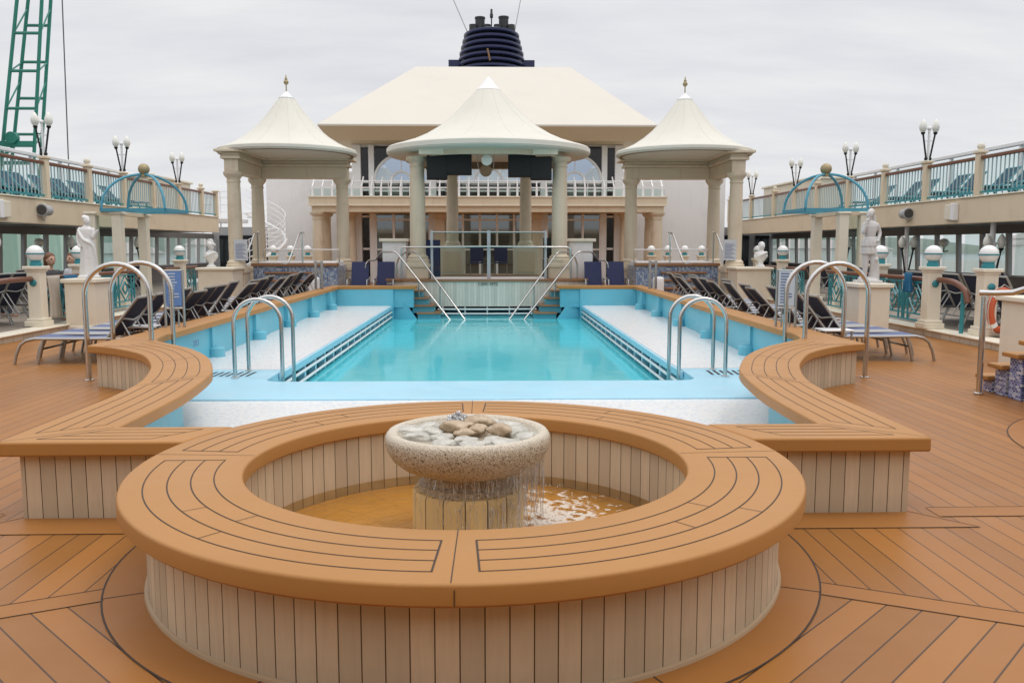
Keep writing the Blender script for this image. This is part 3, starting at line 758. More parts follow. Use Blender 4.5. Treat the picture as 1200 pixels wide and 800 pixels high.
def stair_rail(s, k):
    side = 'left' if s < 0 else 'right'
    if k == 0:   # outer rail that runs back to a post
        pts = [(3.70,25.9,.52),(3.66,25.9,1.05),(3.55,25.9,1.17),(3.30,25.5,1.18),(3.08,25.2,1.42),(2.70,25.0,1.43),(2.60,24.95,1.38),(1.00,23.75,-.50),(.93,23.7,-.75)]
        lab = '%s outer chrome handrail sloping down the pool steps' % side
    else:
        pts = [(2.70,25.6,.62),(2.70,25.6,1.05),(2.62,25.55,1.25),(2.42,25.45,1.41),(2.15,25.3,1.43),(2.05,25.2,1.38),(.62,23.85,-.46),(.52,23.75,-.75)]
        lab = '%s inner chrome handrail sloping down the pool steps' % side
    t = thing('stair_handrail', lab, 'handrail', (s*2, 25, 0), 'chrome handrails of the pool steps')
    P = [Vector((s*x, y, z)) for x, y, z in pts]
    fin = []
    for i, p in enumerate(P):   # soften the bends
        if 0 < i < len(P)-1:
            a = p+(P[i-1]-p).normalized()*.05; b = p+(P[i+1]-p).normalized()*.05; fin += [a, a.lerp(b, .5)*.5+p*.5, b]
        else: fin.append(p)
    build('rail_tube', MB().tube(fin, .026, 10), 'steel', t, smooth=True)
    x, y, z = (1.95, 24.46, .62) if k == 0 else (1.35, 24.55, .48)
    build('support_post', MB().tube([(s*x,y,-.5),(s*x,y,z)], .02, 8), 'steel', t, smooth=True)
for s in (-1, 1):
    for k in (0, 1): stair_rail(s, k)

def column(parent, x, y, z0, z1, r, base=True, ped=None, mat='stone', square=False):
    """round column: shaft with entasis, ringed capital, torus base, optional square pedestal"""
    c = build('column', MB().lathe([(r*1.0, z0+.22),(r*1.02, z0+.5),(r*.99, z0+(z1-z0)*.55),(r*.9, z1-.30)], x, y, 28), mat, parent, smooth=True)
    build('capital', MB().lathe([(r*.9,z1-.30),(r*1.0,z1-.29),(r*1.0,z1-.26),(r*.92,z1-.25),(r*.95,z1-.18),(r*1.18,z1-.13),(r*1.35,z1-.08),(r*1.40,z1-.04),(r*1.40,z1)], x, y, 28), mat, c, smooth=True)
    build('base', MB().lathe([(r*1.45,z0),(r*1.45,z0+.07),(r*1.28,z0+.10),(r*1.32,z0+.15),(r*1.15,z0+.18),(r*1.0,z0+.221)], x, y, 28), mat, c, smooth=True)
    if ped:
        w, zb = ped
        build('pedestal', MB().cbox(x, y, zb, w, w, z0-zb-.002).cbox(x, y, z0-.16, w*1.12, w*1.12, .10), mat, c, bevel=.012)
    return c
def tent(name, parent, prof, cx, cy, mat='canvas', n=64):
    inner = [(max(r-.03, .001), z-.035) for r, z in prof[::-1]]
    c = build(name, MB().lathe(prof+inner, cx, cy, n), mat, parent, smooth=True)
    for q in range(12):
        a = 2*pi*(q+.5)/12; build('seam', MB().tube([(cx+r*cos(a), cy+r*sin(a), z) for r, z in prof[4:]], .006, 5), mat, c, smooth=True)
    return c
def bandstand():
    t = thing('bandstand', 'round bandstand with pointed white canopy on four columns at the pool end', 'bandstand', (.05, SY, .62))
    for s in (-1, 1):
        column(t, .05+s*2.13, 25.9, 1.12, 4.22, .235, ped=(.66,.626))
        c = column(t, .05+s*1.24, 29.25, 1.55, 4.22, .20)
        p = build('door_pedestal', MB().box(.05+s*1.24-.42, .05+s*1.24+.42, 28.85, 29.65, .626, 1.55), 'cream_light', c, bevel=.01)
        build('door_panel', MB().box(.05+s*1.24-.3, .05+s*1.24+.3, 28.83, 28.849, .70, 1.42), 'cream', p, bevel=.006)
    prof = [(3.13,4.40),(3.17,4.43),(3.17,4.56),(3.12,4.60),(2.85,4.68),(2.4,4.82),(1.95,5.02),(1.5,5.29),(1.1,5.62),(.8,5.93),(.55,6.2),(.36,6.40)]
    tent('canopy', t, prof, .05, SY)
    build('canopy_tip', MB().lathe([(.375,6.385),(.375,6.405),(.352,6.41),(.235,6.55),(.12,6.70),(.03,6.80),(.0001,6.81)], .05, SY, 40), 'white', t, smooth=True)
    build('ring_beam', MB().lathe([(2.50,4.20),(2.58,4.20),(2.58,4.52),(2.50,4.52)], .05, SY, 64, closed=True), 'stone', t, smooth=True)
    build('front_fascia', MB().prism([(-1.95,25.02),(2.05,25.02),(2.05,25.08),(-1.95,25.08)], 4.22, 4.47), 'cream_light', t)
    sp = MB()
    for k in range(12):
        a = 2*pi*k/12+.26; sp.bar((.05+.4*cos(a), SY+.4*sin(a), 5.0), (.05+3.1*cos(a), SY+3.1*sin(a), 4.46), .05)
    build('canopy_rib', sp, 'rust', t)
    build('rear_fascia', MB().box(-2.1,2.2,28.9,28.98,4.16,4.5), 'rust', t)
bandstand()
def speaker(x, y, z, w, h, d, label, rz=0):
    t = thing('speaker', label, 'loudspeaker', (x, y, z), 'black loudspeakers hung under the bandstand canopy')
    mm = Matrix.Translation((x, y, z)) @ Matrix.Rotation(rz, 4, 'Z') @ Matrix.Translation((-x, -y, -z))
    build('cabinet', MB().box(x-w/2, x+w/2, y-d/2, y+d/2, z-h/2, z+h/2).xf(mm), 'black', t, bevel=.02)
    build('grille', MB().box(x-w/2+.04, x+w/2-.04, y-d/2-.012, y-d/2-.001, z-h/2+.04, z+h/2-.04).xf(mm), 'black', t)
    build('hanger', MB().tube([(x-w*.3, y, z+h/2), (x-w*.3, y, 4.45)], .012, 6).tube([(x+w*.3, y, z+h/2), (x+w*.3, y, 4.45)], .012, 6), 'black', t)
speaker(-1.47,25.6,3.88,.60,.68,.5,'squarish black speaker at the far left under the bandstand canopy', .1)
speaker(-.88,25.65,3.99,.86,.62,.5,'wide black speaker left of the mirrored lamp')
speaker(1.03,25.65,3.96,.80,.68,.5,'wide black speaker right of the mirrored lamp')
speaker(1.60,25.6,3.86,.62,.66,.5,'squarish black speaker at the far right under the bandstand canopy', -.1)
t = thing('stage_lamp', 'round pale mirrored stage lamp hanging at the centre of the bandstand', 'lamp', (.02, 25.3, 4.05))
build('reflector', MB().lathe([(.02,0),(.15,.02),(.165,.05),(.15,.07),(.0001,.09)], n=24).xf(Matrix.Translation((.0,25.2,4.07)) @ Matrix.Rotation(radians(90), 4, 'X')), 'lampglobe', t, smooth=True)
build('bracket', MB().tube([(0,25.25,4.2),(0,25.25,4.46)], .015, 6), 'black', t)
t = thing('stage_spotlight', 'brown round spotlight below the mirrored stage lamp', 'lamp', (.0, 25.3, 3.75))
build('housing', MB().lathe([(.06,-.02),(.17,.0),(.175,.06),(.12,.16),(.04,.2)], n=24).xf(Matrix.Translation((-.03,25.2,3.76)) @ Matrix.Rotation(radians(-80), 4, 'X')), 'rust', t, smooth=True)
build('yoke', MB().tube([(-.2,25.28,3.76),(-.26,25.28,3.92),(-.26,25.28,4.4)], .012, 6).tube([(.16,25.28,3.76),(.2,25.28,3.92),(.2,25.28,4.4)], .012, 6), 'alu', t)

def windscreen():
    t = thing('glass_screen', 'glass windscreen with grey metal posts along the front of the stage', 'screen', (.05, 25.25, .63))
    xs = (-1.62,.05,1.72)
    for x in xs: build('post', MB().cbox(x, 25.22, .626, .07 if x != .05 else .10, .07, 1.42), 'grey', t)
    for a, b in zip(xs, xs[1:]): build('glass_panel', MB().box(a+.06, b-.06, 25.215, 25.225, .70, 1.98), 'clear', t)
    build('top_rail', MB().tube([(xs[0],25.22,2.0),(xs[-1],25.22,2.0)], .022, 8), 'alu', t, smooth=True)
    build('sill', MB().box(-1.58,1.68,25.2,25.24,.63,.69), 'white', t)
    build('hand_rail', MB().tube([(-2.5,25.12,.63),(-2.5,25.12,1.5),(-2.45,25.1,1.56),(.05,25.08,1.58),(2.35,25.1,1.56),(2.45,25.12,1.5),(2.45,25.12,.63)], .026, 10), 'steel', t, smooth=True)
windscreen()
for s in (-1, 1):
    side = 'left' if s < 0 else 'right'
    t = thing('service_cabinet', 'white framed grey cabinet with cream top beside the %s stage column' % side, 'cabinet', (s*2.85, 26.6, .5), 'white framed cabinets beside the stage')
    x = .02+s*2.86
    build('body', MB().box(x-.36, x+.36, 26.3, 26.9, .0, 1.72), 'white', t, bevel=.008)
    build('front_panel', MB().box(x-.27, x+.27, 26.28, 26.299, .62, 1.64), 'wall_white', t)
    build('top', MB().box(x-.45, x+.45, 26.2, 27.0, 1.722, 1.82), 'cream_light', t, bevel=.02)
t = thing('blue_locker', 'tall dark blue locker standing behind the left stage column', 'locker', (-1.7, 26.4, .63))
build('body', MB().box(-1.92,-1.45,26.2,26.6,.626,1.78), 'chair_blue', t, bevel=.01); build('door_edge', MB().box(-1.9,-1.47,26.185,26.199,.66,1.74), 'chair_blue', t)
t = thing('speaker_stack', 'dark brown stack of audio gear behind the right stage column', 'audio rack', (1.85, 26.5, .63))
build('cabinet', MB().box(1.72,2.0,26.35,26.7,.626,1.2), 'brown', t, bevel=.01); build('upper_cabinet', MB().box(1.74,2.02,26.35,26.7,1.22,1.84), 'black', t, bevel=.01)
for x in (-.36, .44):
    t = thing('blue_chair', 'dark blue chair on the stage %s of the middle glass post' % ('left' if x < 0 else 'right'), 'chair', (x, 28.3, .626), 'blue chairs on the stage')
    build('seat', MB().box(x-.22,x+.22,28.1,28.55,1.02,1.07), 'chair_blue', t, bevel=.01); build('backrest', MB().box(x-.22,x+.22,28.55,28.6,1.08,1.55), 'chair_blue', t, bevel=.01)
    for dx in (-.2,.2):
        for y in (28.14,28.52): build('leg', MB().tube([(x+dx,y,.626),(x+dx,y,1.02)], .013, 6), 'alu', t)
# four blue loungers-chairs at the pool end
def sun_chair(x, y, z, label, grp):
    t = thing('sun_chair', label, 'chair', (x, y, z), grp)
    L = lambda *p: Vector((x+p[0], y+p[1], z+p[2]))
    build('seat', MB().bar(L(0,-.45,.36), L(0,.1,.30), .52, .03), 'chair_blue', t)
    build('backrest', MB().bar(L(0,.1,.30), L(0,.36,1.02), .52, .03), 'chair_blue', t)
    for dx in (-.29,.29):
        build('arm_frame', MB().tube([L(dx,-.42,0),L(dx,-.46,.36),L(dx,-.4,.50),L(dx,.1,.52),L(dx,.2,.56)], .018, 8).tube([L(dx,.1,.52),L(dx,.28,.0)], .018, 8), 'alu', t, smooth=True)
for x, side, wh in ((-3.82,'left','outer'),(-3.05,'left','inner'),(3.2,'right','inner'),(3.88,'right','outer')):
    sun_chair(x, 25.6, 0.1, '%s of two dark blue sling chairs at the %s end of the pool' % (wh, side), 'blue sling chairs at the pool end')

# ================================================================== CORNER PAVILIONS AND SPAS
def gazebo(s):
    side = 'left' if s < 0 else 'right'
    t = thing('gazebo', 'square pavilion with pointed white tent roof on three columns, %s of the bandstand' % side, 'gazebo', (s*5.9, 26.2, 0), 'tent roofed pavilions over the spas')
    X0, X1, Y0, Y1 = 7.27, 4.60, 25.05, 27.55
    for x, y in ((X0,Y0),(X0,Y1),(X1,Y1)):
        column(t, s*x, y, .98, 3.70, .20, ped=(.62, 0))
    b = MB()
    b.box(*sorted((s*(X0-.2), s*(X0+.2))), Y0-.2, Y1+.2, 3.702, 4.05)
    b.box(*sorted((s*(X0-.28), s*(X0+.28))), Y0-.28, Y1+.28, 4.052, 4.14)
    b.box(*sorted((s*(X0-.24), s*(X0+.24))), Y0-.24, Y1+.24, 4.142, 4.24)
    b.box(*sorted((s*(X0-.40), s*(X0+.42))), Y0-.42, Y1+.42, 4.242, 4.32)
    build('side_beam', b, 'stone', t, bevel=.015)
    b = MB()
    b.box(*sorted((s*(X1-.2), s*(X0-.202))), Y1-.2, Y1+.2, 3.702, 4.05)
    b.box(*sorted((s*(X1-.28), s*(X0-.282))), Y1-.28, Y1+.28, 4.052, 4.14)
    b.box(*sorted((s*(X1-.24), s*(X0-.242))), Y1-.24, Y1+.24, 4.142, 4.24)
    b.box(*sorted((s*(X1-.42), s*(X0-.402))), Y1-.40, Y1+.42, 4.242, 4.32)
    build('rear_beam', b, 'stone', t, bevel=.015)
    cx, cy = s*5.98, 26.3
    k = 2.16/3.17
    prof = [(2.02,4.325),(2.05,4.34),(2.05,4.42),(2.02,4.45),(1.85,4.50),(1.53,4.65),(1.22,4.85),(.96,5.07),(.72,5.32),(.50,5.60),(.33,5.83),(.22,5.97)]
    tent('canopy', t, prof, cx, cy)
    build('canopy_tip', MB().lathe([(.235,5.96),(.235,5.985),(.2,5.99),(.1,6.10),(.03,6.17),(.0001,6.17)], cx, cy, 32), 'white', t, smooth=True)
    build('finial', MB().tube([(cx,cy,6.15),(cx,cy,6.45)], .018, 8).ball((cx,cy,6.44), .075, 16).lathe([(.035,6.50),(.045,6.54),(.025,6.57),(.02,6.60),(.0001,6.68)], cx, cy, 12), 'gold', t, smooth=True)
    r = MB()
    for q in range(10):
        a = 2*pi*q/10; r.bar((cx+.15*cos(a), cy+.15*sin(a), 5.0), (cx+2.0*cos(a), cy+2.0*sin(a), 4.36), .045)
    r.lathe([(1.86,4.28),(1.94,4.28),(1.94,4.36),(1.86,4.36)], cx, cy, 48, closed=True)
    build('roof_frame', r, 'rust', t)
    # framed notice fixed to the front column
    n = build('notice_board', MB().box(*sorted((s*(X0-.02), s*(X0-.4))), Y0-.25, Y0-.225, 1.18, 1.78), 'paper', t)
    lx = sorted((s*(X0-.06), s*(X0-.36)))
    mb = MB()
    for q in range(11): mb.box(lx[0], lx[1]-.05*(q % 3), Y0-.256, Y0-.2505, 1.24+q*.04, 1.252+q*.04)
    build('notice_text_lines', mb, 'ink', n)
    # spa tub under the pavilion
    p = thing('spa_tub', 'raised spa tub clad in blue mosaic with wooden rim under the %s pavilion' % side, 'spa', (s*5.8, 26.2, 0), 'mosaic spa tubs under the pavilions')
    xa, xb = s*6.92, s*4.45
    x0, x1 = sorted((xa, xb))
    build('mosaic_wall', MB().box(x0, x1, 25.5, 25.62, 0, 1.0).box(*sorted((xb, xb-s*-.12)), 25.622, 27.1, 0, 1.0), 'spa_mosaic', p)
    build('rim', MB().box(x0-.04, x1+.04, 25.42, 25.7, 1.002, 1.09), 'rail_wood' if 0 else 'tread', p, bevel=.015)
    build('tub_shell', MB().box(x0+.05, x1-.05, 25.705, 27.05, .9, 1.13), 'white', p, bevel=.03)
    st = sorted((s*6.75, s*5.15))
    for q in range(3):
        build('step_tread', MB().box(st[0]+.12*q*(1 if s < 0 else 0), st[1]-.12*q*(0 if s < 0 else 1), 24.62+q*.28, 25.0+q*.22, .40+q*.22-.05, .40+q*.22), 'tread', p, bevel=.008)
        build('step_riser', MB().box(st[0]+.05, st[1]-.05, 24.72+q*.28, 25.49, .0 if q == 0 else .18+q*.22-.04, .345+q*.22), 'spa_mosaic', p)
    r = MB()
    r.tube([(s*6.7,25.9,1.12),(s*6.7,25.9,1.48),(xb,25.9,1.48),(xb,25.9,1.1)], .02, 8)
    build('tub_rail', r, 'steel', p, smooth=True)
    for xr in (5.45, 6.75):
        r = MB().tube([(s*xr,25.46,1.05),(s*xr,25.46,1.95),(s*(xr-.06),25.46,1.99),(s*(xr-.0),25.5,2.0)], .024, 8)
        r.tube([(s*(xr),25.46,1.98),(s*(xr+.05),25.35,1.95),(s*(xr+.30),25.0,1.15),(s*(xr+.36),24.95,1.08),(s*(xr+.5),24.9,1.10)], .022, 8)
        build('step_handrail', r, 'steel', p, smooth=True)
    # tall block with a marble bust in front of the outer column
    b = thing('bust_plinth', 'cream plinth carrying a marble bust below the %s pavilion' % side, 'plinth', (s*7.5, 24.3, 0), 'cream plinths under the marble busts')
    build('block', MB().box(*sorted((s*7.0, s*7.95)), 23.75, 24.72, 0, .93), 'cream_light', b, bevel=.01)
    build('cap', MB().box(*sorted((s*6.94, s*8.01)), 23.69, 24.74, .932, 1.0), 'cream_light', b, bevel=.015)
for s in (-1, 1): gazebo(s)

# ================================================================== DECKHOUSE
def deckhouse():
    t = thing('deckhouse', 'white deckhouse with big arched windows, balcony and broad cream hipped roof', 'building', (0, 40, 0))
    build('wall', MB().box(-5.95, 5.95, 38.02, 50, .0, 6.0), 'white', t)
    for x0, x1 in ((-9.95,-5.952),(5.952,10.75)): build('side_wall', MB().box(x0, x1, 39, 50, 0, 4.9), 'wall_white', t)
    for x0, x1 in ((-13.4,-9.952),(10.752,14.0)):
        w = build('aft_wall', MB().box(x0, x1, 42.0, 42.3, 0, 2.5), 'post_grey', t)
        for k in range(3):
            xx = x0+.35+k*1.0; build('doorway', MB().box(xx, xx+.7, 41.97, 41.999, .3, 2.1), 'blackglass', w)
    # roof: sloped soffit, thin edge, hipped top
    z0, z1, z2 = 5.98, 6.50, 10.29
    R0 = [(-6.62,36.5),(6.68,36.5),(6.68,51),(-6.62,51)]; R1 = [(-7.0,36.0),(7.03,36.0),(7.03,51.5),(-7.0,51.5)]; R2 = [(-3.55,43),(4.0,43),(4.0,47),(-3.55,47)]
    vs = [(x,y,z0) for x,y in R0]+[(x,y,z1) for x,y in R1]+[(x,y,z1+.07) for x,y in R1]+[(x,y,z2) for x,y in R2]
    r = MB().add(vs, [(3,2,1,0)]+[(i,(i+1)%4,4+(i+1)%4,4+i) for i in range(4)], 1)
    r.add(vs, [(4+i,4+(i+1)%4,8+(i+1)%4,8+i) for i in range(4)]+[(8+i,8+(i+1)%4,12+(i+1)%4,12+i) for i in range(4)]+[(12,13,14,15)], 0)
    build('roof', r, ['roof', 'tan'], t)
    # pilasters and dark strips
    Y = 38.0
    for s in (-1, 1):
        for x0, x1 in ((5.55,5.90),(4.97,5.21),(2.28,2.56)):
            build('pilaster', MB().box(*sorted((s*x0, s*x1)), Y-.14, Y+.018, .0, 5.96), 'white', t, bevel=.01)
        for x0, x1 in ((5.23,5.53),(1.90,2.26)):
            f = build('dark_strip', MB().box(*sorted((s*x0, s*x1)), Y-.03, Y+.015, .2, 5.85), 'blackglass', t)
            mb = MB()
            for z in (4.33, 3.98, 2.83, 1.42): mb.box(*sorted((s*x0, s*x1)), Y-.06, Y-.031, z, z+.09)
            build('transom', mb, 'white', f)
    bays = ((-4.95,-2.58,-3.80),(2.58,4.95,3.80),(-1.88,1.88,0.0))
    for x0, x1, cx in bays:
        # upper window: dark spandrels, arched glass, white arch bars
        R = 1.17 if cx else 1.62; zs = 4.36; 
        w = build('window', MB().box(x0, x1, Y-.04, Y+.014, 3.65, 5.9), 'blackglass', t)
        pts = [(cx+R*cos(radians(a)), zs+R*sin(radians(a))) for a in range(0, 181, 6)]
        gl = MB(); n = len(pts)
        gl.add([(x, Y-.055, z) for x, z in pts], [tuple(range(n))])
        build('arch_pane', gl, 'mirrorglass', w)
        bar = MB()
        for rr in (R, R*.38): bar.tube([(cx+rr*cos(radians(a)), Y-.07, zs+rr*sin(radians(a))) for a in range(0, 181, 6)], .06, 6)
        for a in (38, 90, 142): bar.bar((cx+R*.38*cos(radians(a)), Y-.075, zs+R*.38*sin(radians(a))), (cx+R*cos(radians(a)), Y-.075, zs+R*sin(radians(a))), .07, .03)
        bar.box(x0, x1, Y-.11, Y-.06, zs-.05, zs+.04); bar.box(x0, x1, Y-.108, Y-.058, 3.95, 4.02)
        for k in range(1, 4): xx = x0+(x1-x0)*k/4; bar.box(xx-.025, xx+.025, Y-.105, Y-.062, 3.65, zs)
        build('arch_frame', bar, 'white', w, smooth=True)
        build('lower_pane', MB().box(x0+.03, x1-.03, Y-.056, Y-.042, 3.66, zs-.05), 'dimglass', w)
        # lower window wall
        w = build('lower_window', MB().box(x0, x1, Y-.04, Y+.013, .25, 2.98), 'dimglass', t)
        bar = MB()
        nb = 3 if cx else 5
        for k in range(nb+1): xx = x0+(x1-x0)*k/nb; bar.box(xx-.05, xx+.05, Y-.10, Y-.041, .25, 2.98)
        for z in (2.70, 1.40, .25): bar.box(x0, x1, Y-.095, Y-.042, z, z+.07)
        build('frame', bar, 'white', w)
    # balcony
    b = build('balcony', MB().box(-7.45,7.48,36.0,37.99,3.28,3.64).box(-7.35,7.38,36.1,37.99,3.0,3.279), 'cream', t, bevel=.01)
    build('balcony_moulding', MB().box(-7.5,7.53,35.95,37.9,3.60,3.66).box(-7.47,7.5,35.97,37.9,3.25,3.30), 'cream_light', b)
    for k in range(37):
        x = -7.3+14.6*k/36
        build('balcony_post', MB().bar((x,36.12,3.66),(x,36.12,4.05),.05,.09).bar((x,36.12,4.03),(x,36.75,4.48),.05,.08), 'white', b)
    build('balcony_rail', MB().box(-7.4,7.42,36.10,36.16,3.98,4.03).tube([(-7.4,36.5,4.30),(7.42,36.5,4.30)], .03, 6), 'white', b)
    build('balcony_screen', MB().box(-7.4,7.42,36.17,36.18,3.68,3.97), 'clear', b)
    for s in (-1, 1):
        for x, y in ((7.15,36.35),(7.05,37.5),(5.95,37.3)): column(t, s*x, y, .2, 3.0, .24, mat='stone')
        build('pink_pilaster', MB().box(*sorted((s*1.9+.0, s*2.3)), 37.5, 37.86, 0.1, 2.75).box(*sorted((s*1.84, s*2.36)), 37.44, 37.861, 2.752, 2.99), 'stone', t, bevel=.01)
deckhouse()
def funnel():
    cx, cy = .17, 56
    t = thing('ship_funnel', 'dark navy ribbed ship funnel rising behind the cream roof', 'funnel', (cx, cy, 10))
    zb, zt = 12.4, 14.9
    core = [(1.8,zb-2.5),(1.8,zb),(1.45,zt-.15),(.0001,zt-.15)]
    build('core', MB().lathe(core, cx, cy, 48, sy=1.3), 'soot', t, smooth=True)
    for k in range(8):
        z = zb-.25+k*(zt-zb+.1)/7; r = 2.24-(2.24-1.80)*k/7
        if k > 4: r -= .03*(k-4)
        build('louvre_ring', MB().lathe([(r-.35,z-.02),(r-.02,z-.12),(r+.05,z-.06),(r+.05,z+.06),(r-.02,z+.10),(r-.35,z+.06)], cx, cy, 64, closed=True, sy=1.3), 'navy', t, smooth=True)
    for s in (-1, 1): build('side_wing', MB().box(*sorted((cx+s*1.9, cx+s*2.72)), cy-.5, cy+2, 11.4, 13.25), 'navy', t, bevel=.03)
    for x, y, z in ((-.72,-.6,15.8),(.76,-.6,15.84)):
        build('exhaust_pipe', MB().lathe([(.30,zt-.3),(.30,z-.1),(.33,z-.1),(.33,z),(.22,z),(.22,z-.3)], cx+x, cy+y, 24), 'soot', t, smooth=True)
    for x, z in ((-1.15,15.28),(-.28,15.28),(.38,15.28),(1.22,15.28)):
        build('short_pipe', MB().lathe([(.24,zt-.3),(.24,z),(.16,z),(.16,z-.3)], cx+x, cy-.9, 20), 'soot', t, smooth=True)
    build('antenna', MB().tube([(cx,cy-1.2,zt-.2),(cx,cy-1.2,15.9)], .045, 6).lathe([(.07,15.6),(.10,15.65),(.10,15.85),(.07,15.9),(.07,16.1),(.05,16.15)], cx, cy-1.2, 12), 'soot', t, smooth=True)
    # flag-like rusty fitting and small aerials on the ribs
    build('fitting', MB().tube([(cx-.1,cy-2.95,12.7),(cx-.16,cy-2.95,13.0),(cx-.25,cy-2.9,13.4)], .06, 6), 'rust', t, smooth=True)
funnel()
tag(build('stay_cable', MB().tube([(-1.75,55.5,16.0),(-2.9,53,21)], .03, 5), 'lcable'), 'pale stay wire running up and away left of the funnel', 'cable', 'stay wires above the funnel')
tag(build('stay_cable', MB().tube([(1.75,55.5,16.0),(2.35,53,21)], .022, 5), 'lcable'), 'pale stay wire running up and away right of the funnel', 'cable', 'stay wires above the funnel')

# ================================================================== SIDE DECKS
def fix_cables():
    for o in [o for o in bpy.data.objects if o.name.startswith('stay_cable')]: bpy.data.objects.remove(o)
    tag(build('stay_cable', MB().tube([(-1.3,55.3,14.8),(-3.9,55,20.6)], .035, 5), 'lcable'), 'pale stay wire running up and away left of the funnel', 'cable', 'stay wires above the funnel')
    tag(build('stay_cable', MB().tube([(1.6,55.3,14.8),(2.75,55,20.8)], .028, 5), 'lcable'), 'pale stay wire running up and away right of the funnel', 'cable', 'stay wires above the funnel')
fix_cables()

def twin_lamp(label, x, y, z, group, proto=[None]):
    if proto[0] is None:
        t = thing('twin_lamp', label, 'lamp', (0,0,0), group)
        build('post', MB().tube([(0,0,0),(0,0,.84)], .03, 10).ball((0,0,.84), .055, 12), 'white', t, smooth=True)
        for sx in (-1, 1):
            a = build('arm', MB().tube([(sx*.05,0,.03),(sx*.06,0,.12),(sx*.16,0,.70)], .024, 8).lathe([(.03,.68),(.06,.73),(.04,.75)], sx*.165, 0, 12).ball((sx*.055,0,.06), .045, 10), 'black', t, smooth=True)
            build('globe', MB().lathe([(.04,.745),(.08,.80),(.098,.87),(.09,.94),(.055,1.02),(.02,1.07),(.0001,1.085)], sx*.17, 0, 18), 'lampglobe', a, smooth=True)
        for hw, zz in ((.13,.52),(.08,.2)): build('cross_bar', MB().tube([(-hw,0,zz),(hw,0,zz)], .014, 6), 'white', t)
        proto[0] = t; o = t
    else: o = dup(proto[0]); o['label'] = label; o['group'] = group
    o.location = (x, y, z); return o

def lounger_proto(name, label, seatmat, backmat, ang, group, frame='alu'):
    """foot at the origin, head towards +x; back raised by ang degrees"""
    t = thing(name, label, 'lounger', (0,0,0), group)
    hx, hz, L = 1.24, .345, .70; a = radians(ang); tx, tz = hx+L*cos(a), hz+L*sin(a)
    fr = MB()
    for y in (-.31, .31):
        fr.tube([(0,y,0),(.03,y,.13),(.09,y,.26),(.17,y,.32),(.28,y,.345),(.8,y,.34),(hx+.28,y,.345)], .021, 8)
        fr.tube([(.40,y,.34),(.36,y,.2),(.31,y,0)], .02, 8); fr.tube([(hx+.12,y,.34),(hx+.2,y,.2),(hx+.27,y,0)], .02, 8)
    for x in (.17, .36, hx+.2): fr.tube([(x,-.31,.31 if x < .3 else .2),(x,.31,.31 if x < .3 else .2)], .015, 6)
    build('frame', fr, frame, t, smooth=True)
    sg = MB(); n = 10
    for i in range(n):
        x0, x1 = .20+(hx-.2)*i/n, .20+(hx-.2)*(i+1)/n
        z0, z1 = .352-.03*sin(pi*i/n), .352-.03*sin(pi*(i+1)/n)
        sg.add([(x0,-.29,z0),(x1,-.29,z1),(x1,.29,z1),(x0,.29,z0),(x0,-.29,z0-.008),(x1,-.29,z1-.008),(x1,.29,z1-.008),(x0,.29,z0-.008)], [(0,1,2,3),(7,6,5,4),(0,4,5,1),(2,6,7,3)])
    build('seat_sling', sg, seatmat, t, smooth=True)
    b = build('backrest', MB().bar((hx+.01,0,hz+.005),(tx-.02*cos(a),0,tz-.02*sin(a)),.56,.014,up=(-sin(a),0,cos(a))), backmat, t)
    bf = MB()
    for y in (-.30, .30): bf.tube([(hx,y,hz),(tx,y,tz)], .02, 8)
    bf.tube([(tx,-.30,tz),(tx,.30,tz)], .018, 8)
    bf.tube([(hx+.5*L*cos(a)+.01,-.30,hz+.5*L*sin(a)-.01),(hx+.5*L*cos(a)+.035,0,hz+.5*L*sin(a)-.045),(hx+.5*L*cos(a)+.01,.30,hz+.5*L*sin(a)-.01)], .014, 6)
    build('back_frame', bf, frame, b, smooth=True)
    for y in (-.25,.25): build('back_strut', MB().tube([(hx+.3*cos(a),y,hz+.3*sin(a)),(hx+.38,y,.2)], .012, 6), frame, t)
    return t
ORD = ['nearest','second','third','fourth','fifth','sixth','seventh','eighth','ninth','tenth','eleventh','twelfth','thirteenth','fourteenth','fifteenth','sixteenth','seventeenth','eighteenth']
def put(protos, i, key, loc, rz, label, group=None, sc=None):
    """first use moves the prototype itself, later uses copy it"""
    p = protos[key]
    if isinstance(p, list): o = p[0] if not p[1] else dup(p[0]); p[1] = True
    o.location = loc; o.rotation_euler = (0, 0, rz); o['label'] = label
    if group: o['group'] = group
    return o
rnd = random.Random(5)
G1 = 'navy sun loungers lined up along the pool benches'
PR = {'a': [lounger_proto('sun_lounger', 'x', 'sling_seat', 'sling', 52, G1), False], 'b': [lounger_proto('sun_lounger', 'x', 'sling_seat', 'sling', 47, G1), False], 'c': [lounger_proto('sun_lounger', 'x', 'sling_seat', 'sling', 56, G1), False],
      'up': [lounger_proto('deck_lounger', 'x', 'sling_up', 'sling_up', 50, 'teal loungers on the upper decks', 'teal'), False],
      'pr': [lounger_proto('recliner', 'x', 'sling', 'sling', 62, 'dark recliners on the covered promenade'), False]}
yl = [11.95,12.66,13.42,14.1,14.75,15.4,16.05,17.0,17.65,18.4,19.1,19.8,20.5,21.2,21.95,22.6,23.3]
yr = [12.0,12.8,13.6,14.75,15.4,16.2,16.9,17.6,18.3,19.0,19.7,20.4,21.1,21.8]
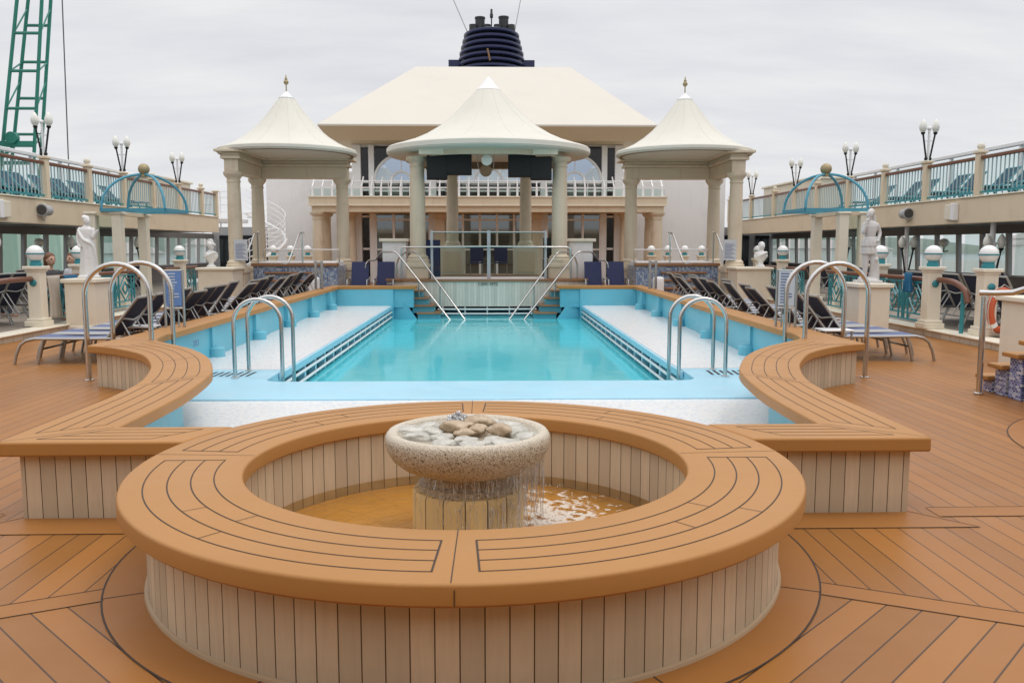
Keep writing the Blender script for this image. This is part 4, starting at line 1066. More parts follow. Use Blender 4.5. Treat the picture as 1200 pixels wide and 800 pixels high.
for s, ys in ((-1, yl), (1, yr)):
    for i, y in enumerate(ys):
        side = 'left' if s < 0 else 'right'
        if i == 0: lab = 'nearest navy sling lounger, its bent metal foot beside the %s bench end' % side
        else: lab = '%s navy sling lounger from the camera along the %s pool bench' % (ORD[i], side)
        put(PR, i, 'abca'[(i*7) % 4] if i else 'a', (s*(6.34+rnd.uniform(-.06,.06)), y+rnd.uniform(-.05,.05)*(i > 0), .004), (0 if s < 0 else pi)+rnd.uniform(-.035,.035), lab)

def side_deck(s):
    side = 'left' if s < 0 else 'right'
    XE, XO = (11.0, 13.3) if s < 0 else (11.6, 13.9)
    Y0, Y1 = 9.0, (35.45 if s < 0 else 41.6)
    bx = lambda mb, x0, x1, *a: mb.box(*sorted((s*x0, s*x1)), *a)
    t = thing('upper_deck', 'cream sided upper deck overhanging the %s promenade' % side, 'deck', (s*XE, 20, 2.1), 'upper decks along both sides')
    build('fascia', bx(MB(), XE, XE+.15, Y0, Y1, 2.13, 2.74), 'cream', t, bevel=.02)
    build('floor', bx(MB(), XE+.152, XO+.1, Y0, Y1, 2.55, 2.70), 'concrete', t)
    cl = bx(MB(), XE+.152, XO+.1, Y0, Y1, 2.17, 2.22)
    for k in range(12): bx(cl, XE+.152, XO, Y0+.5+k*2.3, Y0+.7+k*2.3, 2.135, 2.169)
    build('soffit', cl, 'post_grey', t)
    build('edge_trim', bx(MB(), XE-.04, XE+.12, Y0, Y1, 2.742, 2.775), 'cream_light', t, bevel=.008)
    # balustrade
    b = thing('balustrade', 'balustrade of thin uprights with cream posts on the %s upper deck' % side, 'railing', (s*XE, 20, 2.77), 'balustrades of the upper decks')
    py = [17.4,19.7,22.0,24.3,26.6,28.85,31.2,33.6,35.35] if s < 0 else [15.3,17.75,20.2,22.67,25.1,27.62,30.3,32.55,34.9,38.0,41.5]
    for i, y in enumerate(py):
        p = build('post', MB().cbox(s*(XE+.06), y, 2.777, .17, .17, .98).cbox(s*(XE+.06), y, 3.76, .24, .24, .06), 'cream', b, bevel=.012)
        if i % 2 == (1 if s < 0 else 0): build('ball_cap', MB().lathe([(.06,3.82),(.05,3.85),(.085,3.89),(.09,3.93),(.07,3.98),(.0001,4.0)], s*(XE+.06), y, 16), 'cream_light', p, smooth=True)
    rails = MB(); bal = MB(); low = MB()
    for a, c in zip([py[0]-2.3]+py, py):
        a += .085; c -= .085
        bx(rails, XE+.02, XE+.11, a, c, 3.62, 3.70); bx(low, XE+.045, XE+.085, a, c, 2.83, 2.875)
        n = max(2, int((c-a)/.155))
        for k in range(n):
            y = a+(c-a)*(k+.5)/n; bx(bal, XE+.052, XE+.078, y-.0075, y+.0075, 2.87, 3.62)
    build('top_rail', rails, 'rail_wood', b, bevel=.015); build('bottom_rail', low, 'teal', b); build('baluster_infill', bal, 'baluster', b)
    # outboard glass windbreak
    w = thing('windbreak', 'tall greenish glass windbreak with white top rail outboard of the %s upper deck' % side, 'screen', (s*XO, 20, 2.7), 'glass windbreaks of the upper decks')
    build('glass', bx(MB(), XO-.01, XO, Y0, Y1, 2.72, 4.14), 'tealglass', w)
    for k in range(14 if s < 0 else 17): build('post', bx(MB(), XO-.05, XO+.03, 12+k*1.7, 12.09+k*1.7, 2.71, 4.2), 'white', w)
    build('top_rail', bx(MB(), XO-.09, XO+.06, Y0, Y1, 4.19, 4.30), 'white', w, bevel=.02)
    if s < 0: w_end = bx(MB(), XE, XO, Y1-.04, Y1, 2.72, 2.78)
    for k, i in enumerate((2,4,6) if s < 0 else (3,5,7,9)):
        twin_lamp('%s twin globe lamp on black arms along the %s upper balustrade' % (ORD[k] if k else 'nearest', side), s*(XE+.06), py[i], 3.822, 'twin globe lamps on the upper balustrades')
    # loungers up there
    ys = [18.2,18.95,19.9+.55,21.2,21.7+.2,22.6,23.3,23.95,24.95,25.65,26.2,27.2,27.9,29.3] if s < 0 else [16.6,17.5,18.7,19.5,21.0,21.9,23.4,24.2,25.8,26.7,28.6]
    for i, y in enumerate(ys): put(PR, i, 'up', (s*(XE+.22), y, 2.702), pi if s < 0 else 0, '%s teal sling lounger behind the %s upper balustrade, counting away from the camera' % (ORD[i], side))
    # fittings on the fascia
    y = 21.55 if s < 0 else 23.35
    f = thing('floodlight', 'round grey floodlight bracketed to the %s deck fascia' % side, 'floodlight', (s*XE, y, 2.47), 'round floodlights on the deck fascias')
    mm = Matrix.Translation((s*(XE-.12), y, 2.47)) @ Matrix.Rotation(radians(90), 4, 'X')
    build('housing', MB().lathe([(.10,-.22),(.13,-.16),(.13,.08),(.15,.09),(.15,.16),(.12,.16)], n=20).xf(mm), 'grey', f, smooth=True)
    build('lens', MB().lathe([(.125,.162),(.11,.166),(.0001,.168)], n=20).xf(mm), 'dgrey', f)
    build('bracket', MB().box(*sorted((s*(XE-.002), s*(XE-.05))), y+.05, y+.2, 2.25, 2.65), 'cream_light', f)
    y = 19.6 if s < 0 else 20.9
    f = thing('junction_box', 'pale ribbed box mounted on the %s deck fascia' % side, 'box', (s*XE, y, 2.45), 'pale boxes on the deck fascias')
    build('cover', MB().box(*sorted((s*(XE-.002), s*(XE-.14))), y, y+.16, 2.22, 2.64), 'white', f, bevel=.02)
    build('side_cover', MB().box(*sorted((s*(XE-.002), s*(XE-.1))), y+.165, y+.5, 2.24, 2.62), 'cream_light', f, bevel=.02)
    # ---------------- covered promenade
    pr = MB().box(*sorted((s*7.95, s*XO)), 9.5, Y1, -.05, .115); struct('promenade_floor', pr, 'prom_floor')
    kb = MB().prism([(s*7.9,9.4),(s*7.9,Y1)][::s]+[(s*8.1,Y1),(s*8.1,9.4)][::s], -.02, .10, 0)
    struct('promenade_kerb', kb, 'kerb_tile')
    struct('kerb_capping', MB().box(*sorted((s*7.86, s*8.25)), 9.4, Y1, .103, .13), 'cream_light', bevel=.008)
    YW = 41.9
    w = thing('window_wall', 'row of tall windows with grey posts closing the %s promenade' % side, 'window wall', (s*XO, 20, 0), 'window walls of the promenades')
    build('lower_panel', bx(MB(), XO, XO+.1, Y0, YW, .12, .78), 'brown', w); build('sill', bx(MB(), XO-.06, XO+.1, Y0, YW, .782, .83), 'post_grey', w)
    build('header', bx(MB(), XO-.03, XO+.1, Y0, YW, 1.93, 2.17), 'brown', w)
    n = int((YW-Y0)/1.18)
    for k in range(n+1):
        y = Y0+(YW-Y0)*k/n
        build('window_post', MB().bar((s*(XO-.04), y, .83), (s*(XO-.10), y, 1.93), .14, .10, up=(s,0,0)), 'post_grey', w)
        if k < n: build('pane', bx(MB(), XO+.02, XO+.03, y+.13, y+(YW-Y0)/n-.13, .832, 1.928), 'clear', w)
    # posts carrying the deck, each with a twin lamp
    for k, y in enumerate((16.2,20.0,24.2,28.6)):
        c = tag(build('support_post', MB().tube([(s*(XE+.35), y, .116),(s*(XE+.35), y, 2.17)], .06, 12), 'white', smooth=True), '%s white post holding up the %s upper deck' % (ORD[k], side), 'post', 'white posts under the upper decks')
        twin_lamp('%s twin globe lamp clasping a white post under the %s upper deck' % (ORD[k] if k else 'nearest', side), s*(XE+.35), y-.09, .80, 'twin globe lamps under the decks')
    for k, y in enumerate((17.6,20.6,25.4)):
        l = thing('wall_lamp', '%s black bracket lamp with frosted shade between the %s promenade windows' % (ORD[k], side), 'lamp', (s*(XO-.2), y, 1.6), 'bracket lamps on the promenade windows')
        x = s*(XO-.22)
        build('bracket', MB().tube([(s*(XO-.1),y,1.45),(x,y,1.42),(x,y,1.55)], .02, 8), 'black', l, smooth=True)
        build('shade', MB().lathe([(.03,1.55),(.13,1.63),(.15,1.72),(.09,1.80),(.0001,1.82)], x, y, 16), 'lampglobe', l, smooth=True)
M['baluster'] = paint('pale_teal_uprights', (.36, .47, .48), .4, .1)
for s in (-1, 1): side_deck(s)

# promenade pillars with globes, rails, teal panels
def pillar(x, y, label, proto=[None]):
    if proto[0] is None:
        t = thing('lamp_pillar', label, 'lamp pillar', (0,0,0), 'cream pillars with globe lamps')
        build('shaft', MB().cbox(0,0,.12,.24,.24,.92).cbox(0,0,-.0,.36,.36,.10).cbox(0,0,.101,.31,.31,.05), 'cream_light', t, bevel=.012)
        build('cap', MB().cbox(0,0,1.041,.34,.34,.06).cbox(0,0,1.0,.28,.28,.04), 'cream_light', t, bevel=.012)
        l = build('lamp_collar', MB().lathe([(.10,1.102),(.10,1.16),(.085,1.17),(.085,1.21),(.105,1.22)], n=20), 'teal', t, smooth=True)
        build('globe', MB().ball((0,0,1.33), .15, 28), 'globe', l, smooth=True)
        build('globe_band', MB().lathe([(.150,1.315),(.156,1.315),(.156,1.338),(.150,1.338)], n=28, closed=True), 'teal', l, smooth=True)
        build('rope_ring', MB().lathe([(.05,0),(.065,.012),(.05,.024),(.02,.03),(.0001,.03)], n=16).xf(Matrix.Translation((0,-.121,.80)) @ Matrix.Rotation(radians(90), 4, 'X')), 'teal', t, smooth=True)
        proto[0] = t; o = t
    else: o = dup(proto[0]); o['label'] = label
    o.location = (x, y, .13); return o
for x, y, lab in ((-8.22,15.9,'cream pillar with globe lamp beside the beige hanging cloth'),(-8.3,17.75,'cream pillar with globe lamp behind the white goddess statue'),(-8.3,23.4,'cream pillar with globe lamp between the left pavilion dome and bust'),
    (8.0,15.1,'cream pillar with globe lamp right of the blue towel'),(8.27,13.85,'cream pillar with globe lamp behind the red lifebuoy'),(8.1,17.4,'cream pillar with globe lamp behind the weathered huntress statue'),(8.1,23.3,'cream pillar with globe lamp left of the right dome'),(8.15,25.6,'cream pillar with globe lamp behind the right marble bust')):
    pillar(x, y, lab)
for s in (-1, 1):
    for k, (x, y) in enumerate(((6.6,33),(7.25,33),(7.9,33),(8.55,33))):
        o = pillar(s*x-.3, y, '%s globe lamp pillar of the far %s row beyond the spa' % (['innermost','second','third','outermost'][k], 'left' if s < 0 else 'right')); o.location.z = .13

def rail_panel(s, x, y0, y1, where):
    """teal fretwork panel under a varnished handrail"""
    t = thing('fretwork_rail', 'teal fretwork railing with varnished handrail ' + where, 'railing', (s*x, (y0+y1)/2, .13), 'teal fretwork railings along the promenades')
    X = s*x; mb = MB(); za, zb = .22, .93
    for z in (za, zb, za+.12): mb.bar((X,y0,z),(X,y1,z),.03)
    n = max(1, round((y1-y0)/1.0)); w = (y1-y0)/n
    for k in range(n):
        a, b = y0+w*k, y0+w*(k+1); c = (a+b)/2; zc = (za+zb)/2+.06; h = (zb-za-.12)/2
        for y in (a+.03, b-.03, c-w*.3, c+w*.3): mb.bar((X,y,za),(X,y,zb),.026)
        for r in (.5, 1.0):
            q = [(X,c-w*.3*r,zc),(X,c,zc+h*r),(X,c+w*.3*r,zc),(X,c,zc-h*r)]
            for i in range(4): mb.bar(q[i], q[(i+1) % 4], .022)
        mb.tube([(X, c+.09*cos(radians(v)), zc+.09*sin(radians(v))) for v in range(0,360,30)], .011, 5, closed=True)
        mb.bar((X,a+.03,za+.1),(X,c-w*.3,zb-.06),.02); mb.bar((X,b-.03,za+.1),(X,c+w*.3,zb-.06),.02)
        mb.bar((X,a+.03,zb-.1),(X,c-w*.3,za+.12),.02); mb.bar((X,b-.03,zb-.1),(X,c+w*.3,za+.12),.02)
    build('fretwork', mb, 'teal', t)
    build('handrail', MB().tube([(X,y0-.1,1.0),(X,y1+.1,1.0)], .04, 10), 'rail_wood', t, smooth=True)
    return t
rail_panel(-1, 8.3, 16.05, 20.4, 'left of the white goddess statue'); rail_panel(-1, 8.3, 22.4, 24.6, 'between the left dome and the bust plinth')
rail_panel(1, 8.05, 15.3, 19.9, 'behind the weathered huntress statue'); rail_panel(1, 8.2, 21.9, 24.9, 'between the right dome and the bust plinth')
for s, x, y1 in ((-1, 8.25, 15.75), (1, 8.05, 14.95)):
    t = thing('scroll_rail', 'varnished handrail end curling down to a teal post, %s side' % ('left' if s < 0 else 'right'), 'handrail', (s*x, 14.6, .13), 'curled handrail ends')
    build('handrail', MB().tube([tuple(p) for p in spline([(s*x,y1,1.0),(s*x,15.0-.2*(s>0),1.0),(s*x,14.6-.2*(s>0),.97),(s*x,14.3-.2*(s>0),.85),(s*x,14.2-.2*(s>0),.66)],5)], .05, 10), 'rail_wood', t, smooth=True)
    build('post', MB().tube([(s*x,14.35-.2*(s>0),.13),(s*x,14.35-.2*(s>0),.86)], .035, 8), 'teal', t)

# domed openwork pavilions on the promenade edge
def dome(cx, cy, cols, label):
    t = thing('dome_pavilion', label, 'pavilion', (cx, cy, 0), 'teal ribbed dome pavilions')
    z = 2.44; h = .74; zt = 3.32
    fr = MB(); cs = [(cx-h,cy-h),(cx+h,cy-h),(cx+h,cy+h),(cx-h,cy+h)]
    for a, b in zip(cs, cs[1:]+cs[:1]): fr.bar((*a, z),(*b, z),.09,.08)
    build('ring_frame', fr, 'teal_light', t)
    for a in cs:
        build('rib', MB().tube([(cx+(a[0]-cx)*cos(radians(v)), cy+(a[1]-cy)*cos(radians(v)), z+.04+(zt-z-.04)*sin(radians(v))) for v in range(0, 91, 9)], .032, 8), 'teal_light', t, smooth=True)
    build('gold_ball', MB().ball((cx,cy,zt+.13), .135, 24).lathe([(.09,zt-.05),(.09,zt+.01),(.05,zt+.02)], cx, cy, 16), 'gold', t, smooth=True)
    for x, y in cols:
        build('column', MB().cbox(x,y,.30,.22,.22,2.04).cbox(x,y,0,.46,.46,.16).cbox(x,y,.16,.34,.34,.141).cbox(x,y,2.341,.30,.30,.05), 'cream_light', t, bevel=.012)
    (xa, ya), (xb, yb) = cols[0], cols[2]
    build('glass_panel', MB().bar((xa,ya,1.3),(xb,yb,1.3),2.0,.012,up=(0,-1,0)), 'clear', t)
    (xa, ya), (xb, yb) = cols[0], cols[1]
    build('lintel', MB().bar((xa,ya,2.36),(xb,yb,2.36),.2,.09), 'cream', t)
    (xb, yb) = cols[2]
    build('side_lintel', MB().bar((xa,ya+.001,2.355),(xb,yb,2.355),.18,.085), 'cream', t)
dome(-8.32, 21.3, [(-8.75,20.7),(-8.75,22.2),(-9.35,20.7)], 'teal ribbed dome with gold ball over cream columns, left promenade')
dome(8.25, 20.85, [(8.4,20.1),(8.4,21.7),(8.9,20.1)], 'teal ribbed dome with gold ball over cream columns, right promenade')

# ================================================================== STATUES
def limb(mb, pts, rs, n=10):
    P = spline(pts, 4); R = []
    for i in range(len(P)):
        k = i/(len(P)-1)*(len(rs)-1); j = min(int(k), len(rs)-2); R.append(rs[j]+(rs[j+1]-rs[j])*(k-j))
    mb.tube(P, R, n)
    mb.ball(P[0], R[0], 10); mb.ball(P[-1], R[-1], 10)
def loft(mb, secs, n=40, fold=0.0, k=9, ph=0.0):
    """secs: (cx, cy, z, rx, ry); fold adds drapery ridges growing towards the hem"""
    vs = []; m = len(secs)
    for i, (cx, cy, z, rx, ry) in enumerate(secs):
        f = fold*(1-i/(m-1))
        for q in range(n):
            a = 2*pi*q/n; w = 1+f*(sin(k*a+ph+z*3)+.5*sin((k*2+3)*a+1.3+z*5))
            vs.append((cx+rx*cos(a)*w, cy+ry*sin(a)*w, z))
    fs = [(i*n+q, i*n+(q+1) % n, (i+1)*n+(q+1) % n, (i+1)*n+q) for i in range(m-1) for q in range(n)]
    mb.add(vs, fs+[tuple(range(n-1,-1,-1)), tuple((m-1)*n+q for q in range(n))])
def head(mb, c, r, face, hair=True, mesh_hair=None):
    """face: unit direction the face looks"""
    c = Vector(c); f = Vector(face).normalized(); side = f.cross(Vector((0,0,1)))
    mb.ball(c, r, 20, sq=(.86,.86,1.12))
    mb.ball(c+f*r*.30-Vector((0,0,r*.45)), r*.68, 16, sq=(.85,.85,1.0))
    limb(mb, [c+f*r*.86+Vector((0,0,r*.12)), c+f*r*1.06-Vector((0,0,r*.22))], [r*.09, r*.17], 8)
    for s in (-1, 1):
        mb.ball(c+f*r*.72+side*s*r*.32+Vector((0,0,r*.16)), r*.15, 8); mb.ball(c+side*s*r*.86-Vector((0,0,r*.1)), r*.2, 8, sq=(.6,.6,1.2))
    mb.ball(c+f*r*.92-Vector((0,0,r*.58)), r*.17, 8, sq=(1,1,.5))
def plinth(name, x0, x1, y0, y1, z0, z1, label):
    t = thing(name, label, 'plinth', ((x0+x1)/2, (y0+y1)/2, 0), 'cream plinths under the statues')
    build('block', MB().box(x0, x1, y0, y1, z0, z1-.08), 'cream_light', t, bevel=.012)
    build('cap', MB().box(x0-.05, x1+.05, y0-.05, y1+.05, z1-.078, z1), 'cream_light', t, bevel=.015)
    build('foot', MB().box(x0-.03, x1+.03, y0-.03, y1+.03, z0, z0+.09), 'cream_light', t, bevel=.015)
plinth('statue_plinth', -7.93, -7.36, 16.3, 16.95, 0, .98, 'cream plinth under the white goddess statue on the left')
plinth('statue_plinth', 6.70, 7.26, 15.1, 15.75, 0, .93, 'cream plinth under the weathered huntress statue on the right')
def goddess():
    x, y, z = -7.60, 16.62, .98
    t = thing('goddess_statue', 'white marble statue of a standing robed goddess looking to the right', 'statue', (x, y, z))
    mb = MB()
    loft(mb, [(0,0,.04,.165,.14),(.0,0,.12,.16,.135),(.01,0,.35,.145,.12),(.015,0,.55,.135,.11),(.0,0,.68,.13,.105),(-.01,0,.76,.112,.092),(-.015,0,.86,.122,.095),(-.015,0,.93,.13,.09),(-.01,0,.97,.09,.07),(-.005,0,1.0,.045,.045)], 48, .07, 7)
    limb(mb, [(-.005,0,.97),(.01,-.01,1.06)], [.042,.038])
    head(mb, (.02,-.02,1.10), .068, (.8,-.55,-.15))
    mb.ball((-.03,.01,1.15), .055, 12); mb.ball((.0,-.005,1.145), .066, 14, sq=(1,1,.75))
    limb(mb, [(-.125,0,.93),(-.16,-.02,.76),(-.12,-.08,.62)], [.045,.04,.03]); limb(mb, [(-.12,-.08,.62),(-.08,-.12,.60)], [.028,.022])
    limb(mb, [(.115,0,.92),(.14,-.03,.78),(.21,-.08,.86)], [.045,.038,.026]); limb(mb, [(.21,-.08,.86),(.235,-.09,.90)], [.026,.02])
    for k in range(4): limb(mb, [(.232+.004*k,-.10+.012*k,.89),(.245+.004*k,-.105+.012*k,.925)], [.008,.006], 6)
    limb(mb, [(-.13,-.05,.90),(-.02,-.12,.74),(.12,-.06,.62),(.14,0,.3),(.13,.02,.05)], [.03,.03,.035,.04,.045])
    mb.lathe([(.2,0),(.2,.045),(.18,.055)], 0, 0, 28)
    build('figure', mb.xf(Matrix.Translation((x, y, z))), 'marble', t, smooth=True, remesh=.0065)
goddess()
def huntress():
    x, y, z = 6.98, 15.42, .93
    t = thing('huntress_statue', 'weathered marble statue of a woman in a short tunic, hand at her chin', 'statue', (x, y, z))
    mb = MB()
    # tunic, legs, torso, head turned left, rock and hound at the feet
    loft(mb, [(.0,0,.52,.165,.13),(.0,0,.60,.155,.125),(.0,0,.70,.13,.105),(.0,0,.78,.105,.09),(.01,0,.82,.10,.088),(.01,0,.92,.125,.10),(.01,0,1.02,.15,.10),(.01,0,1.08,.12,.08),(.0,0,1.12,.05,.05)], 44, .05, 9)
    loft(mb, [(.0,0,.66,.165,.13),(.0,0,.74,.15,.12),(.0,0,.82,.115,.10)], 40, .07, 11)
    limb(mb, [(-.06,0,.56),(-.07,-.02,.32),(-.08,0,.06)], [.075,.058,.04]); limb(mb, [(.06,0,.56),(.08,-.04,.32),(.06,.03,.06)], [.075,.058,.04])
    for sx in (-.08,.06): limb(mb, [(sx,.02,.05),(sx-.01,-.10,.04)], [.04,.03])
    limb(mb, [(.0,0,1.08),(-.01,-.01,1.18)], [.045,.042]); head(mb, (-.025,-.02,1.235), .075, (-.85,-.5,-.1))
    mb.ball((.02,.02,1.27), .075, 14); limb(mb, [(.04,.04,1.26),(.09,.05,1.16),(.11,.05,1.02),(.12,.05,.9)], [.05,.05,.045,.025])
    limb(mb, [(.14,0,1.04),(.22,.02,.90),(.15,-.06,.76)], [.05,.042,.032]); mb.ball((.14,-.08,.75), .034, 10)
    limb(mb, [(-.12,0,1.04),(-.17,-.06,.90),(-.12,-.08,1.08)], [.05,.04,.03]); mb.ball((-.105,-.075,1.12), .034, 10)
    for k in range(4): limb(mb, [(-.10+.01*k,-.10,1.12),(-.085+.01*k,-.095,1.165)], [.009,.007], 6)
    limb(mb, [(.13,.02,.02),(.15,.0,.2),(.13,-.03,.40),(.09,-.06,.55)], [.12,.09,.07,.05])
    mb.ball((.12,-.05,.42), .07, 12, sq=(.9,1.2,.9)); mb.ball((.0,0,.0), .26, 16, sq=(1,.8,.42)); mb.ball((-.12,-.05,.03), .12, 12)
    mb.cbox(0,0,0,.46,.40,.05)
    build('figure', mb.xf(Matrix.Translation((x, y, z)) @ Matrix.Diagonal((.86, .9, 1, 1))), 'marble_grey', t, smooth=True, remesh=.007)
huntress()
def bust(s, helmet):
    side = 'left' if s < 0 else 'right'
    x, y, z = (-7.72, 24.2, 1.0) if s < 0 else (7.75, 24.1, 1.0)
    t = thing('marble_bust', ('white marble bust in a crested helmet on the left cream plinth' if helmet else 'white marble bust of a draped man on the right cream plinth'), 'bust', (x, y, z))
    mb = MB(); d = -s
    loft(mb, [(0,0,0,.15,.13),(0,0,.05,.13,.12),(0,0,.09,.08,.08),(0,0,.16,.075,.075),(0,0,.22,.14,.11),(0,0,.33,.22,.14),(0,0,.42,.20,.13),(0,0,.48,.10,.09),(0,0,.53,.075,.075)], 40, .03, 6)
    head(mb, (d*.02*(1 if helmet else -1),-.02,.63), .105, (-.9 if not helmet else .75,-.55,0))
    if helmet:
        mb.ball((.0,.0,.68), .115, 16); limb(mb, [(.10,-.06,.76),(.02,0,.83),(-.10,.03,.78),(-.16,.05,.62)], [.02,.04,.04,.02]); limb(mb, [(.10,-.06,.70),(.18,-.1,.68)], [.05,.02])
    else: mb.ball((.02,.02,.68), .105, 14)
    limb(mb, [(-.18,-.05,.30),(-.05,-.13,.36),(.12,-.1,.44),(.17,.0,.42)], [.04,.04,.045,.04])
    build('figure', mb.xf(Matrix.Translation((x, y, z)) @ Matrix.Scale(.92, 4)), 'marble', t, smooth=True, remesh=.012)
bust(-1, True); bust(1, False)

# ================================================================== PEOPLE (seated behind the promenade railings)
def person(x, y, rz, label, shirt, hair, reclined=0.0, long_hair=True):
    t = thing('person', label, 'person', (x, y, .13), 'people sitting on the promenade')
    X = Matrix.Translation((x, y, .13)) @ Matrix.Rotation(rz, 4, 'Z')   # faces -y before rotation
    b = MB(); r = reclined
    loft(b, [(0,.0,.42,.15,.11),(0,.02+r*.1,.60,.14,.105),(0,.03+r*.25,.80,.17,.11),(0,.04+r*.35,.93,.17,.095),(0,.04+r*.4,1.0,.07,.06)], 24)
    limb(b, [(0,.04+r*.4,.98),(0,.02+r*.42,1.08)], [.055,.05]); head(b, (0,.0+r*.45,1.19), .105, (0,-1,.05))
    for s in (-1, 1):
        limb(b, [(s*.09,.0,.46),(s*.11,-.25,.48),(s*.11,-.46,.47)], [.085,.07,.055]); limb(b, [(s*.11,-.46,.47),(s*.12,-.46,.25),(s*.12,-.42,.06)], [.055,.05,.035])
        limb(b, [(s*.12,-.40,.045),(s*.13,-.58,.035)], [.04,.03])
        limb(b, [(s*.18,.04+r*.35,.92),(s*.23,.0+r*.2,.72),(s*.19,-.2,.60)], [.05,.042,.03])
        limb(b, [(s*.19,-.2,.60),(s*.17,-.27,.58)], [.032,.028])
        for k in range(4): limb(b, [(s*(.15+.014*k),-.27,.58),(s*(.15+.014*k),-.32,.575),(s*(.15+.013*k),-.34,.56)], [.009,.009,.007], 6)
        limb(b, [(s*.155,-.24,.585),(s*.13,-.285,.59)], [.011,.009], 6)
    body = build('body', b.xf(X), 'skin', t, smooth=True, remesh=.0065)
    for q in (-1, 1): build('eye', MB().ball((q*.034, -.083+r*.45, 1.208), .014, 8).xf(X), 'hair_black', t)
    build('lips', MB().ball((0, -.098+r*.45, 1.128), .022, 8, sq=(1,.5,.35)).xf(X), 'lips', t)
    c = MB()
    loft(c, [(0,.0,.40,.165,.125),(0,.02+r*.1,.60,.155,.12),(0,.03+r*.25,.80,.186,.125),(0,.04+r*.35,.93,.185,.108),(0,.04+r*.38,.985,.095,.08)], 32, .03, 9)
    for s in (-1, 1): limb(c, [(s*.17,.04+r*.35,.92),(s*.235,.0+r*.2,.72),(s*.2,-.13,.64)], [.065,.055,.045])
    build('shirt', c.xf(X), shirt, t, smooth=True, remesh=.012)
    p = MB()
    for s in (-1, 1): limb(p, [(s*.09,.02,.45),(s*.11,-.25,.48),(s*.11,-.47,.47)], [.105,.085,.068]); limb(p, [(s*.11,-.47,.47),(s*.12,-.47,.25),(s*.12,-.43,.10)], [.068,.06,.05])
    build('trousers', p.xf(X), 'trouser', t, smooth=True, remesh=.013)
    h = MB().ball((0,.03+r*.45,1.23), .112, 16, sq=(.95,.95,1.0)); h.ball((0,.06+r*.45,1.17), .10, 14)
    if long_hair: limb(h, [(0,.09+r*.45,1.2),(0,.11+r*.45,1.05)], [.09,.06])
    build('hair', h.xf(X), hair, t, smooth=True, remesh=.012)
    # the chair they sit on
    k = thing('chair', 'low dark chair under the ' + label, 'chair', (x, y, .13))
    build('seat', MB().box(-.24,.24,-.22,.2,.33,.37).xf(X), 'dgrey', k, bevel=.01); build('backrest', MB().bar((0,.22,.42),(0,.34+r*.4,.95),.44,.03,up=(0,1,0)).xf(X), 'dgrey', k)
    for a in (-.21,.21):
        for q in (-.19,.18): build('leg', MB().tube([(a,q,0),(a,q,.33)], .015, 6).xf(X), 'alu', k)
person(-8.86, 17.7, radians(60), 'red haired person in a dark patterned shirt', 'shirt_dark', 'hair')
person(-8.95, 18.75, radians(-20), 'person in a white shirt behind the goddess statue', 'shirt_white', 'hair')
person(8.75, 19.4, radians(150), 'black haired person seen from behind the huntress statue', 'shirt_dark', 'hair_black')
person(-10.2, 17.6, radians(150), 'dark haired person at the far left edge', 'shirt_dark', 'hair_black', .2)

# promenade recliners
k = 0
for s, L in ((-1, [(-9.1,14.6),(-9.1,15.25),(-9.05,15.9),(-9.05,16.55),(-9.6,20.2),(-9.6,21.0),(-9.5,22.9),(-9.5,23.7),(-10.2,18.8)]), (1, [(8.9,14.3),(8.85,14.95),(8.8,15.6),(8.8,16.25),(8.8,16.9),(9.6,20.7),(9.6,21.5),(9.3,23.2),(9.3,24.0),(10.6,17.2)])):
    for i, (x, y) in enumerate(L):
        put(PR, i, 'pr', (s*(abs(x)+1.35), y, .118), (0 if s < 0 else pi), '%s dark sling recliner on the %s promenade, counting away from the camera' % (ORD[i], 'left' if s < 0 else 'right'))

# ================================================================== CLOTHS, NOTICES, SMALL THINGS
def drape(name, x, y0, y1, ztop, zlen, mat, label, cat='towel', s=1):
    n, m = 18, 14; vs = []
    for i in range(n+1):
        for j in range(m+1):
            v = j/m; y = y0+(y1-y0)*i/n; a = 2*pi*v
            wv = .035*sin(i*1.15)*min(1, v*1.6)+.02*sin(i*2.7+1)*v
            pinch = 1-.25*sin(pi*min(1, v))
            vs.append((x+s*(-.055-wv), (y0+y1)/2+(y-(y0+y1)/2)*pinch, ztop-zlen*v))
    fs = [(i*(m+1)+j, (i+1)*(m+1)+j, (i+1)*(m+1)+j+1, i*(m+1)+j+1) for i in range(n) for j in range(m)]
    o = build(name, MB().add(vs, fs), mat, smooth=True); sd = o.modifiers.new('cloth', 'SOLIDIFY'); sd.thickness = .018
    return tag(o, label, cat)
drape('hanging_cloth', -8.22, 16.12, 16.6, 1.04, .80, 'beige_cloth', 'long beige cloth hanging over the left promenade handrail', s=-1)
drape('pool_towel', -8.22, 16.75, 17.3, 1.03, .42, 'pool_towel', 'blue towel hanging from the left railing beside the beige cloth', s=-1)
drape('pool_towel', 7.99, 15.7, 16.0, 1.10, .36, 'pool_towel', 'bright blue towel over the right railing beside the huntress plinth', s=1)
